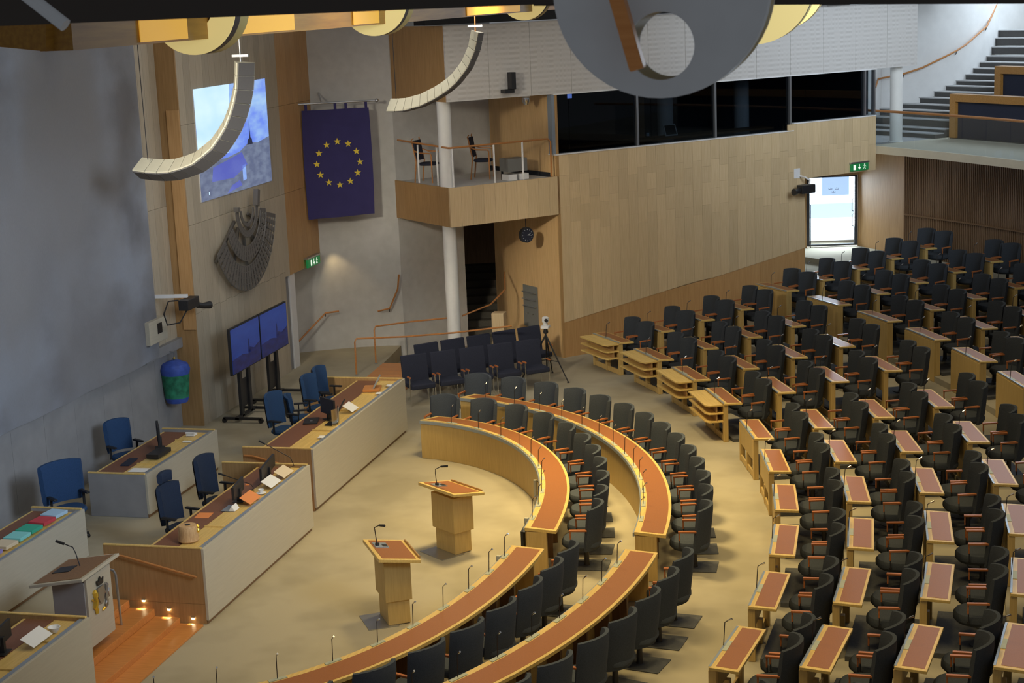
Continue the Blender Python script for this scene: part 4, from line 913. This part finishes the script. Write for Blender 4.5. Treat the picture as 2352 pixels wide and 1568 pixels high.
# two big screens on wheeled stands
for i, (y0, y1) in enumerate(((7.17, 8.66), (8.69, 10.20))):
    t = thing('television', 'large blue-lit screen on a black wheeled stand, %s the doorway' % ('farther from' if i == 0 else 'nearer'), 'television', (-1.05, (y0 + y1) / 2, PZ), 0, 'stage televisions')
    h = (y1 - y0) / 2; z0, z1 = 1.03, 1.97
    sbox('housing', 'dark_plastic', t, -.06, .0, -h, h, z0, z1, .008); d = sbox('display', 'tv_sky', t, .0, .004, -h + .025, h - .025, z0 + .025, z1 - .025)
    b = flat('city_image', [(-h + .03, z0 + .03), (h - .03, z0 + .03), (h - .03, z0 + .42), (.4, z0 + .34), (.2, z0 + .40), (.1, z0 + .28), (-.2, z0 + .33), (-h + .03, z0 + .30)], .004, .006, 'tv_city', t)
    b2 = flat('tower_image', [(.08, z0 + .3), (.2, z0 + .3), (.15, z0 + .58), (.13, z0 + .58)], .004, .006, 'tv_city', t)
    for y in (-.22, .22): sbox('upright', 'dark_plastic', t, -.12, -.06, y - .06, y + .06, .08, z1 - .2, .005)
    sbox('cable_cover', 'dark_plastic', t, -.14, -.1, -.2, .2, .25, .8)
    for y in (-.45, .45):
        bm = BM(); bar(bm, (-.40, y, .09), (.42, y, .09), .03, .025); l = fin('base_bar', bm, 'dark_plastic', t, .006)
        for x in (-.38, .40): bm = BM(); tube(bm, [(x, y - .03, .051), (x, y + .03, .051)], .048, 12); fin('castor', bm, 'dark_plastic', l, smooth=True)
    sbox('cross_bar', 'dark_plastic', t, -.14, -.06, -.48, .48, .07, .12)
# hemicycle relief: rows of little cells
rl = thing('wall_relief', 'grey metal relief of curved rows of small cells on the stage wall', 'relief', (SX + .01, 9.62, 4.36))
def lattice(name, ra, rb, nr, a0, a1, x, step):
    bm = BM(); radii = [ra + (rb - ra) * k / nr for k in range(nr + 1)]; nA_ = max(3, int((a1 - a0) * rb / step))
    for r in radii:
        tube(bm, [(x, r * math.cos(a0 + (a1 - a0) * k / 28), r * math.sin(a0 + (a1 - a0) * k / 28)) for k in range(29)], .014, 5)
    for k in range(nA_ + 1):
        a = a0 + (a1 - a0) * k / nA_; bar(bm, (x, ra * math.cos(a), ra * math.sin(a)), (x, rb * math.cos(a), rb * math.sin(a)), .045, .010, (1, 0, 0))
    o = fin(name, bm, 'relief_metal', rl); o['kind'] = 'stuff'
lattice('outer_rows', 1.20, 1.70, 4, PI * 1.15, PI * 1.93, .14, .155); lattice('middle_rows', .78, 1.08, 3, PI * 1.15, PI * 1.95, .17, .135); lattice('inner_rows', .46, .58, 2, PI * 1.0, PI * 2.0, .2, .10); lattice('front_row', .30, .36, 1, PI * 1.05, PI * 1.96, .2, .09)
for s_ in (-1, 1):
    bm = BM(); bar(bm, (.2, s_ * .52, 0), (.2, s_ * .56 + .05, .34 if s_ > 0 else .1), .06, .05); fin('arm', bm, 'relief_metal', rl)
for a in (1.18, 1.36, 1.54, 1.72, 1.88): bm = BM(); bar(bm, (.05, .4 * math.cos(PI * a), .4 * math.sin(PI * a)), (.05, 1.66 * math.cos(PI * a), 1.66 * math.sin(PI * a)), .025); fin('spoke', bm, 'relief_metal', rl)
for a in (1.2, 1.54, 1.86): bm = BM(); bar(bm, (0, 1.3 * math.cos(PI * a), 1.3 * math.sin(PI * a)), (.16, 1.3 * math.cos(PI * a), 1.3 * math.sin(PI * a)), .02); fin('stud', bm, 'relief_metal', rl)
# flag
fl0, fl1 = Vector((-1.69, 13.54, 6.12)), Vector((-.29, 14.19, 6.10)); fx = (fl1 - fl0); fx.z = 0; FWd = fx.length; fx.normalize()
fg = thing('flag', 'dark blue flag with a ring of yellow stars hanging from a pole', 'flag', (fl0.x, fl0.y, 3.61), math.atan2(fx.y, fx.x))
bm = BM(); g = []
for i in range(25):
    u = i / 24; g.append([bm.verts.new((FWd * u - .02 * math.sin(v * PI) * (1 - 2 * u), .03 * math.sin(u * 9 + v * 1.6) * (1 - v * .5), 2.49 * v + .05 * (1 - v) * (u - .5))) for v in [j / 14 for j in range(15)]])
for a, b in zip(g, g[1:]):
    for j in range(14): bm.faces.new((a[j], b[j], b[j + 1], a[j + 1]))
fin('cloth', bm, 'flag_blue', fg, smooth=True)
for k in range(12):
    a = 2 * PI * k / 12; cx, cz = FWd / 2 + .50 * math.cos(a), 1.25 + .50 * math.sin(a); bm = BM(); p_ = [(cx + (.085 if j % 2 == 0 else .034) * math.sin(PI * j / 5), cz + (.085 if j % 2 == 0 else .034) * math.cos(PI * j / 5)) for j in range(10)]
    u, v_ = cx / FWd, cz / 2.49; yy = .03 * math.sin(u * 9 + v_ * 1.6) * (1 - v_ * .5); prism(bm, p_, yy - .018, yy - .010, Matrix(((1, 0, 0, 0), (0, 0, 1, 0), (0, 1, 0, 0), (0, 0, 0, 1)))); fin('star', bm, 'star_yellow', fg)
stube('pole', 'steel', fg, [(-.2, 0, 2.64), (FWd + .2, 0, 2.64)], .022, 10)
for x in (-.2, FWd + .2): bm = BM(); bmesh.ops.create_icosphere(bm, subdivisions=2, radius=.045, matrix=Matrix.Translation((x, 0, 2.64))); fin('finial', bm, 'steel', fg, smooth=True)
for x in (.1, FWd * .5, FWd * .66, FWd - .06): sbox('hanger_loop', 'flag_blue', fg, x - .03, x + .03, -.012, .012, 2.47, 2.64)
bm = BM(); bar(bm, (FWd * .3, 0, 2.66), (FWd * .3, .95, 2.9), .015); fin('wall_bracket', bm, 'steel', fg)
# wall camera and loudspeaker box left of the screen
wc = thing('wall_camera', 'black broadcast camera on a wall bracket above a cream box', 'camera', (SX - .4, 6.1, 2.92)); e = onX(425, 700, SX + .3)
L_ = lambda p: Vector(p) - Vector(wc.location)
pc = L_(onX(432, 697, SX + .35)); sbox('body', 'dark_plastic', wc, pc.x - .1, pc.x + .1, pc.y - .22, pc.y + .30, pc.z - .1, pc.z + .1, .012)
bm = BM(); tube(bm, [pc + Vector((.05, .30, -.08)), pc + Vector((.10, .42, -.12)), pc + Vector((.16, .62, -.14))], [.06, .055, .075], 12); fin('lens', bm, 'dark_plastic', wc, smooth=True)
stube('cable', 'dark_plastic', wc, [pc + Vector((-.1, -.2, .1)), pc + Vector((-.2, -.42, .12)), pc + Vector((-.25, -.55, -.1)), pc + Vector((-.22, -.5, -.32)), pc + Vector((-.1, -.2, -.33)), pc + Vector((0, -.05, -.1))], .014, 6)
bm = BM(); bar(bm, (0, pc.y - .1, pc.z + .15), (pc.x, pc.y, pc.z + .15), .035, .03); fin('bracket', bm, 'white_paint', wc); sbox('wall_plate', 'white_paint', wc, -.0, .03, pc.y - .55, pc.y - .38, pc.z + .02, pc.z + .35)
cb = thing('wall_box', 'cream box with black square opening on the wall under the camera', 'loudspeaker', (LXW + .06, 5.85, 2.32)); sbox('cabinet', 'birch_pale', cb, -.02, .22, -.36, .40, 0, .44, .006); sbox('opening', 'dark_plastic', cb, .22, .224, -.02, .18, .16, .36)
# woven blue-green vessel bag on the wall
bg = thing('hanging_bag', 'blue bag with green patterned belly hanging on the grey wall', 'bag', (LXW + .22, 6.55, .98)); bm = BM(); lathe(bm, [(.20, 0), (.23, .08), (.27, .55), (.295, .66), (.25, .76), (.12, .82), (.03, .84)], 20); fin('bag_body', bm, 'bag_blue', bg, smooth=True); bm = BM(); lathe(bm, [(.233, .10), (.27, .52), (.276, .56)], 20); fin('pattern_band', bm, 'bag_green', bg, smooth=True)
bm = BM(); lathe(bm, [(.015, .84), (.03, .87), (.012, .90)], 8); fin('knob', bm, 'brass', bg); stube('hook', 'steel', bg, [(0, 0, .9), (0, 0, 1.0), (-.2, 0, 1.02)], .01, 6)
# short wooden handrails on the plaster
for nm, pts_, lb in (('wall_handrail', [(-2.2, 13.42, .62), (-1.82, 13.82, 1.05), (-1.62, 14.06, 1.28), (-1.35, 14.25, 1.29)], 'dark bent handrail on the plaster wall by the doorway'), ('wall_handrail', [(.05, 14.72, 2.1), (.0, 14.72, 1.75), (-.22, 14.70, 1.28), (-.5, 14.62, 1.22)], 'short bent wooden handrail on the plaster beside the round column')):
    t = thing(nm, lb, 'handrail'); stube('rail', 'rail_wood', t, pts_, .022, 8); a = Vector(pts_[2]); stube('bracket', 'dark_metal', t, [a, a + Vector((-.04, .08, -.1))], .012, 6)
# door handle glint + small wall lamp in the doorway
dl = thing('wall_lamp', 'small bright lamp in the dark doorway beside the stage wall', 'lamp', (SX - .46, 12.66, 1.62)); sbox('bulb', 'spot_glow', dl, -.02, .02, .0, .03, -.03, .03); sbox('housing', 'steel', dl, -.03, .03, .0, .04, .03, .09)
l = bpy.data.lights.new('doorway_glow', 'POINT'); l.energy = 3; l.color = (1, .7, .35); l.shadow_soft_size = .03; o = bpy.data.objects.new('doorway_glow', l); COL.objects.link(o); o.location = (SX - .46, 12.85, 1.6)
l = bpy.data.lights.new('downlight_glow', 'SPOT'); l.energy = 40; l.color = (1, .72, .34); l.spot_size = 1.2; l.spot_blend = .8; l.shadow_soft_size = .03; o = bpy.data.objects.new('downlight_glow', l); COL.objects.link(o); o.location = (-1.50, 14.12, 2.95); o.rotation_euler = (math.radians(14), math.radians(-14), 0)

# ================================================================== RAMP RAILS, RACK, CLOCK, TRIPOD
for pts_, posts, lb in (([(-.11, 11.75, .35), (-.11, 11.77, 1.08), (-.08, 11.80, 1.15), (1.0, 12.08, 1.15), (2.0, 12.45, 1.17), (3.2, 13.0, 1.22)], [(1.0, 12.08, 1.14)], 'long low wooden handrail behind the visitor seats'), ([(-.03, 12.9, .35), (-.03, 12.91, 1.12), (0, 12.93, 1.2), (.7, 13.3, 1.24), (1.52, 13.62, 1.27)], [], 'higher wooden handrail ending at the round column'), ([(1.85, 13.75, 1.30), (2.3, 14.6, 1.40), (2.42, 15.6, 1.58), (2.2, 16.5, 1.85)], [], 'curved wooden handrail between the round column and the pier stairs')):
    t = thing('ramp_handrail', lb, 'handrail'); stube('rail', 'rail_wood', t, pts_, .02, 8)
    for p in posts: stube('post', 'steel', t, [p, (p[0], p[1], .004)], .013, 6)
    if len(pts_) > 4: p = pts_[0]; bm = BM(); lathe(bm, [(.04, 0), (.04, .01)], 10, (p[0], p[1], PZ + .001)); fin('foot', bm, 'steel', t)
rk = thing('wall_rack', 'grey metal wall rack with three shelves on the wooden pier', 'rack', fac(-.055, -1.35, .55), FRZ); sbox('back', 'case_grey', rk, -.02, -.001, -.32, .32, 0, 1.03, .01); 
for z in (.52, .69, .86): sbox('shelf', 'steel', rk, -.09, -.02, -.28, .28, z, z + .015)
for y in (-.12, .12): bm = BM(); lathe(bm, [(.03, 0), (.03, .02)], 10, (-.03, y, .33)); fin('dispenser_knob', bm, 'chrome', rk)
ck = thing('wall_clock', 'round black clock hanging from a rod under the balcony', 'clock', (3.15, 14.95, 3.0), FRZ); A_ = Matrix.Rotation(PI / 2, 4, 'X')
bm = BM(); tube(bm, [(0, -.05, 0), (0, .05, 0)], .18, 30); fin('case', bm, 'dark_plastic', ck); bm = BM(); tube(bm, [(0, -.053, 0), (0, -.0505, 0)], .16, 30); fin('dial', bm, 'navy_fabric', ck)
for k in range(12):
    a = 2 * PI * k / 12; bm = BM(); bar(bm, (.12 * math.sin(a), -.055, .12 * math.cos(a)), (.145 * math.sin(a), -.055, .145 * math.cos(a)), .002, .006, (0, 1, 0)); fin('hour_mark', bm, 'paper', ck)
for a, L in ((1.25, .085), (1.72, .12)): bm = BM(); bar(bm, (0, -.058, 0), (L * math.sin(a), -.058, L * math.cos(a)), .002, .008, (0, 1, 0)); fin('hand', bm, 'paper', ck)
stube('rod', 'dark_metal', ck, [(0, 0, .17), (0, 0, .455)], .012, 6)
tr = thing('tripod', 'black camera tripod on the carpet beside the visitor seats', 'tripod', (3.98, 13.0, 0)); hp_ = Vector((0, 0, 1.02))
for a, r in ((-.5, .62), (1.6, .62), (3.6, .62)):
    f = Vector((math.cos(a) * r, math.sin(a) * r, .012)); l_ = stube('leg', 'dark_plastic', tr, [hp_, hp_.lerp(f, .55), f], [.022, .016, .013], 7); bm = BM(); lathe(bm, [(.03, -.01), (.02, .02)], 8, f); fin('foot', bm, 'dark_plastic', l_)
stube('centre_post', 'dark_plastic', tr, [(0, 0, .25), (0, 0, 1.12)], .018, 8); bm = BM(); lathe(bm, [(.05, 1.06), (.06, 1.1), (.035, 1.18)], 12); fin('head', bm, 'dark_plastic', tr, smooth=True)
for a in (-.5, 1.6, 3.6): bm = BM(); bar(bm, (0, 0, .45), (math.cos(a) * .33, math.sin(a) * .33, .45), .008); fin('spreader', bm, 'dark_plastic', tr)
pz = thing('ptz_camera', 'white dome-style camera mounted on the black tripod', 'camera', (3.98, 13.0, 1.18)); sbox('base', 'white_paint', pz, -.09, .09, -.11, .11, .002, .06, .015); bm = BM(); lathe(bm, [(.05, .06), (.05, .12), (.075, .14), (.075, .24), (.05, .26)], 16); fin('head', bm, 'white_paint', pz, smooth=True); bm = BM(); tube(bm, [(.03, -.07, .19), (.05, -.11, .19)], .04, 12); fin('lens', bm, 'dark_plastic', pz)
wsb = tag(sbox('bollard_box', 'birch', None, 2.35, 2.65, 14.45, 14.75, .003, 1.22, .02), 'pale wooden stub box at the foot of the pier stairs', 'box')

# ================================================================== BALCONY FURNITURE
def wooden_chair(loc, rz, label):
    t = thing('wooden_armchair', label, 'chair', loc, rz); bm = BM(); seat_pad(bm, .48, .46, .46, .06); fin('seat', bm, 'navy_fabric', t, smooth=True); bm = BM(); box(bm, .18, .22, -.19, .19, .52, .98)
    for v in bm.verts: v.co.x += (v.co.z - .5) * .15
    fin('backrest', bm, 'navy_fabric', t, .012)
    for s in (-1, 1):
        stube('leg', 'rail_wood', t, [(-.2, s * .25, .003), (-.2, s * .26, .66)], .016, 8); stube('leg', 'rail_wood', t, [(.26, s * .22, .003), (.2, s * .23, .5), (.3, s * .22, 1.0), (.28, s * .16, 1.03)], .016, 8); stube('armrest', 'rail_wood', t, [(-.2, s * .26, .65), (-.17, s * .265, .69), (.1, s * .265, .70), (.24, s * .235, .75)], .017, 8)
    return t
wooden_chair(fac(-2.5, -1.75, 4.302), FRZ + 2.2, 'bentwood armchair with dark seat, left of the white column on the balcony') ; wooden_chair(fac(-1.25, -1.35, 4.302), FRZ + 2.4, 'bentwood armchair with dark seat, between column and amplifier on the balcony')
am = thing('equipment_rack', 'grey equipment case on the balcony floor with white boxes below', 'equipment', fac(-.9, -.55, 4.302), FRZ); sbox('case', 'case_grey', am, -.27, .25, -.2, .2, .2, .5, .01); 
for x in (-.28, .04): sbox('socket_box', 'white_paint', am, x, x + .24, -.2, .1, .002, .14, .008); 
for x in (-.24, .22): sbox('stand_leg', 'dark_metal', am, x - .02, x + .02, .12, .16, .002, .2)
pj = thing('projector', 'black projector on an arm fixed to the white panels over the balcony', 'projector', fac(-1.35, .03, 6.33), FRZ); sbox('body', 'dark_plastic', pj, -.06, .06, -.28, -.1, .1, .48, .01); sbox('arm', 'dark_plastic', pj, -.2, .05, -.22, -.02, .02, .1, .006)
sc_ = thing('security_camera', 'small white dome camera under the white panels near the booth', 'camera', fac(-.62, -.35, 6.232)); bm = BM(); lathe(bm, [(.05, -.22), (.09, -.14), (.09, -.06), (.04, -.003)], 14); fin('dome', bm, 'chrome', sc_, smooth=True); bm = BM(); lathe(bm, [(.06, -.06), (.1, -.02), (.1, -.001)], 14); fin('mount', bm, 'white_paint', sc_)
c2 = thing('wall_camera', 'black broadcast camera on a wall bracket next to the bright glass door', 'camera', fac(7.42, .25, 3.36), FRZ); sbox('body', 'dark_plastic', c2, -.25, .2, -.13, .1, -.12, .1, .02); bm = BM(); tube(bm, [(-.25, -.02, -.03), (-.38, -.05, -.05), (-.48, -.06, -.05)], [.07, .07, .09], 12); fin('lens', bm, 'dark_plastic', c2, smooth=True); stube('bracket', 'white_paint', c2, [(0, .24, .3), (0, .05, .28), (.12, .0, .2), (.1, 0, .1)], .025, 8); sbox('wall_plate', 'white_paint', c2, -.2, .0, .235, .25, .25, .5)

# ================================================================== LINE-ARRAY LOUDSPEAKERS
def line_array(pix, Y, wY, th, n, label, nodes_mat, ridge):
    pts_ = [onY(x, y, Y) for x, y in pix]; t = thing('line_array_speaker', label, 'loudspeaker', pts_[0])
    # resample
    seg = [(b - a).length for a, b in zip(pts_, pts_[1:])]; tot = sum(seg)
    def at(d):
        for (a, b), L in zip(zip(pts_, pts_[1:]), seg):
            if d <= L + 1e-6: return a.lerp(b, max(0, min(1, d / L)))
            d -= L
        return pts_[-1]
    ctr = [at(tot * k / n) - pts_[0] for k in range(n + 1)]
    nr = []
    for k in range(n + 1):
        tg = (ctr[min(k + 1, n)] - ctr[max(k - 1, 0)]).normalized(); nr.append(Vector((tg.z, 0, -tg.x)) * -1)
    def seg_(k, prof, inset):
        a, b = ctr[k], ctr[k + 1]; d = (b - a).normalized() * inset; bm = BM()
        V = [[bm.verts.new(p + nn * o_ + Vector((0, y, 0))) for o_, y in prof] for p, nn in ((a + d, nr[k]), (b - d, nr[k + 1]))]; m = len(prof)
        for q in range(m): bm.faces.new((V[0][q], V[0][(q + 1) % m], V[1][(q + 1) % m], V[1][q]))
        bm.faces.new(V[0]); bm.faces.new(V[1][::-1]); return bm
    for k in range(n):   # wedge cabinets, ridge towards -Y, grille on the outer flank
        c_ = fin('cabinet', seg_(k, [(-th / 2, wY / 2), (th * ridge - .01, -wY / 2), (th * ridge + .01, -wY / 2), (th / 2, wY / 2)], .004), 'speaker_cream', t)
        o0, o1 = th * ridge + .01, th / 2; e = .012
        fin('grille', seg_(k, [(o0 + (o1 - o0) * .06, -wY / 2 + wY * .06), (o0 + (o1 - o0) * .06 + e, -wY / 2 + wY * .06 - e * .3), (o0 + (o1 - o0) * .94 + e, wY / 2 - wY * .06 - e * .3), (o0 + (o1 - o0) * .94, wY / 2 - wY * .06)], .007), nodes_mat, c_)
    bm = BM(); bar(bm, (-.14, 0, .10), (.14, 0, .10), .02); fin('hoist_bar', bm, 'steel', t); stube('hook', 'copper' if n > 14 else 'steel', t, [(0, 0, .0), (0, 0, .12), (.0, 0, 9.435 - pts_[0].z)], .014, 6)
    stube('suspension_wire', 'dark_metal', t, [ctr[-2] + Vector((0, 0, th / 2)), Vector((ctr[-2].x - .02, ctr[-2].y, 9.435 - pts_[0].z))], .007, 5)
line_array([(553, 142), (551, 200), (541, 250), (521, 300), (490, 343), (450, 374), (405, 391), (358, 394), (314, 388)], 3.0, .34, .36, 14, 'curved cream loudspeaker column hanging in front of the lit screen', 'speaker_grille', .0)
line_array([(1092, 72), (1085, 110), (1068, 150), (1040, 186), (1006, 211), (966, 231), (926, 242), (892, 243)], 8.0, .30, .25, 15, 'curved cream loudspeaker column hanging near the balcony and flag', 'speaker_grille', .34)

# ================================================================== CEILING RING LAMPS AND BEAMS
def ring_lamp(loc, label, lit, R=.45, r=.21, depth=.34, ecc=0):
    t = thing('ring_lamp', label, 'lamp', loc, 0, 'ceiling ring lamps'); n = 48
    def ringband(name, ra, rb, y0, y1, mat):
        bm = BM(); v = []
        for k in range(n):
            a = 2 * PI * k / n; v.append([bm.verts.new((q * math.cos(a), y, q * math.sin(a) - (ecc if q < R * .8 else 0))) for q, y in ((ra, y0), (rb, y0), (rb, y1), (ra, y1))])
        for k in range(n):
            A__, B__ = v[k], v[(k + 1) % n]
            for q in range(4): bm.faces.new((A__[q], A__[(q + 1) % 4], B__[(q + 1) % 4], B__[q]))
        return fin(name, bm, mat, t, smooth=True)
    ringband('face_ring', r, R, 0, .02, 'ring_glow' if lit else 'lamp_grey'); ringband('drum', R - .012, R, .02, depth * .45, 'truss_dark' if lit else 'lamp_grey'); ringband('drum_band', R - .012, R, depth * .45, depth, 'lamp_olive'); ringband('inner_sleeve', r, r + .012, .02, depth, 'lamp_olive'); ringband('rear_ring', r, R, depth, depth + .02, 'lamp_grey' if not lit else 'lamp_olive')
    return t
AX, BX, LZ = 5.2, 10.95, 8.50
for k, y in enumerate((-7.2, -1.6, 6.9)): ring_lamp((AX, y, LZ), 'glowing yellow ring lamp round the timber beam, %s' % ('by the beam end', 'in mid beam', 'close to the balcony speaker column')[k], True)
ring_lamp((-1.2, 2.9, 8.47), 'glowing yellow ring lamp high above the wall hanging', True)
ring_lamp((BX + .1, -15.5, LZ), 'large unlit grey ring lamp with brown strap across it', False, .45, .14, .30, .235)
for k, y in enumerate((-9.4, -5.6)): ring_lamp((BX - .12 * k - .1, y, LZ), 'glowing ring lamp behind the grey one, %s' % ('next in line', 'second in line')[k], True)
bmA = thing('ceiling_beam', 'warm-lit timber beam running through the ring lamps', 'beam', (AX, -9.9, 8.20)); sbox('beam', 'beam_wood', bmA, -.15, .15, 0, 21.5, 0, .55)
for y0, y1 in ((3.3, 5.0), (1.2, 2.2), (7.0, 8.0), (12.3, 15.8)): sbox('painted_glow', 'beam_glow', bmA, .16, .168, y0, y1, .02, .3)  # emissive patches imitate ring-lamp light falling on the beam, no fixtures
bmB = thing('ceiling_beam', 'short diagonal timber beam meeting the lit beam end', 'beam', (AX, -9.9, 8.20)); bm = BM(); bar(bm, (0, .05, .16), (-2.6, .6, .42), .15, .16); fin('beam', bm, 'beam_wood', bmB)
bs = thing('lamp_strap', 'brown diagonal strap across the grey ring lamp', 'strap'); a, b = onY(1408, -40, -15.62), onY(1466, 160, -15.62); bm = BM(); bar(bm, a, b, .03, .047, (0, 1, 0)); fin('strap', bm, 'orange_wood', bs, .01)
tr1 = thing('lighting_truss', 'dark lighting truss crossing above the chamber', 'truss'); 
a, b = onY(-60, 62, -14.5), onY(1330, 6, -14.5); bm = BM(); up = Vector((0, 0, .3)); bar(bm, a + Vector((0, 0, .25)), b + Vector((0, 0, .25)), .12, .25); fin('lower_chord', bm, 'truss_dark', tr1)
a, b = onY(1240, 4, -13.5), onY(2420, -2, -13.5); bm = BM(); bar(bm, a + Vector((0, 0, .22)), b + Vector((0, 0, .22)), .12, .24); fin('upper_chord', bm, 'truss_dark', tr1)
sp = thing('pipe', 'grey diagonal pipe under the lighting truss', 'pipe'); stube('tube', 'lamp_grey', sp, [onY(50, -20, -15), onY(150, 58, -15)], .035, 10)
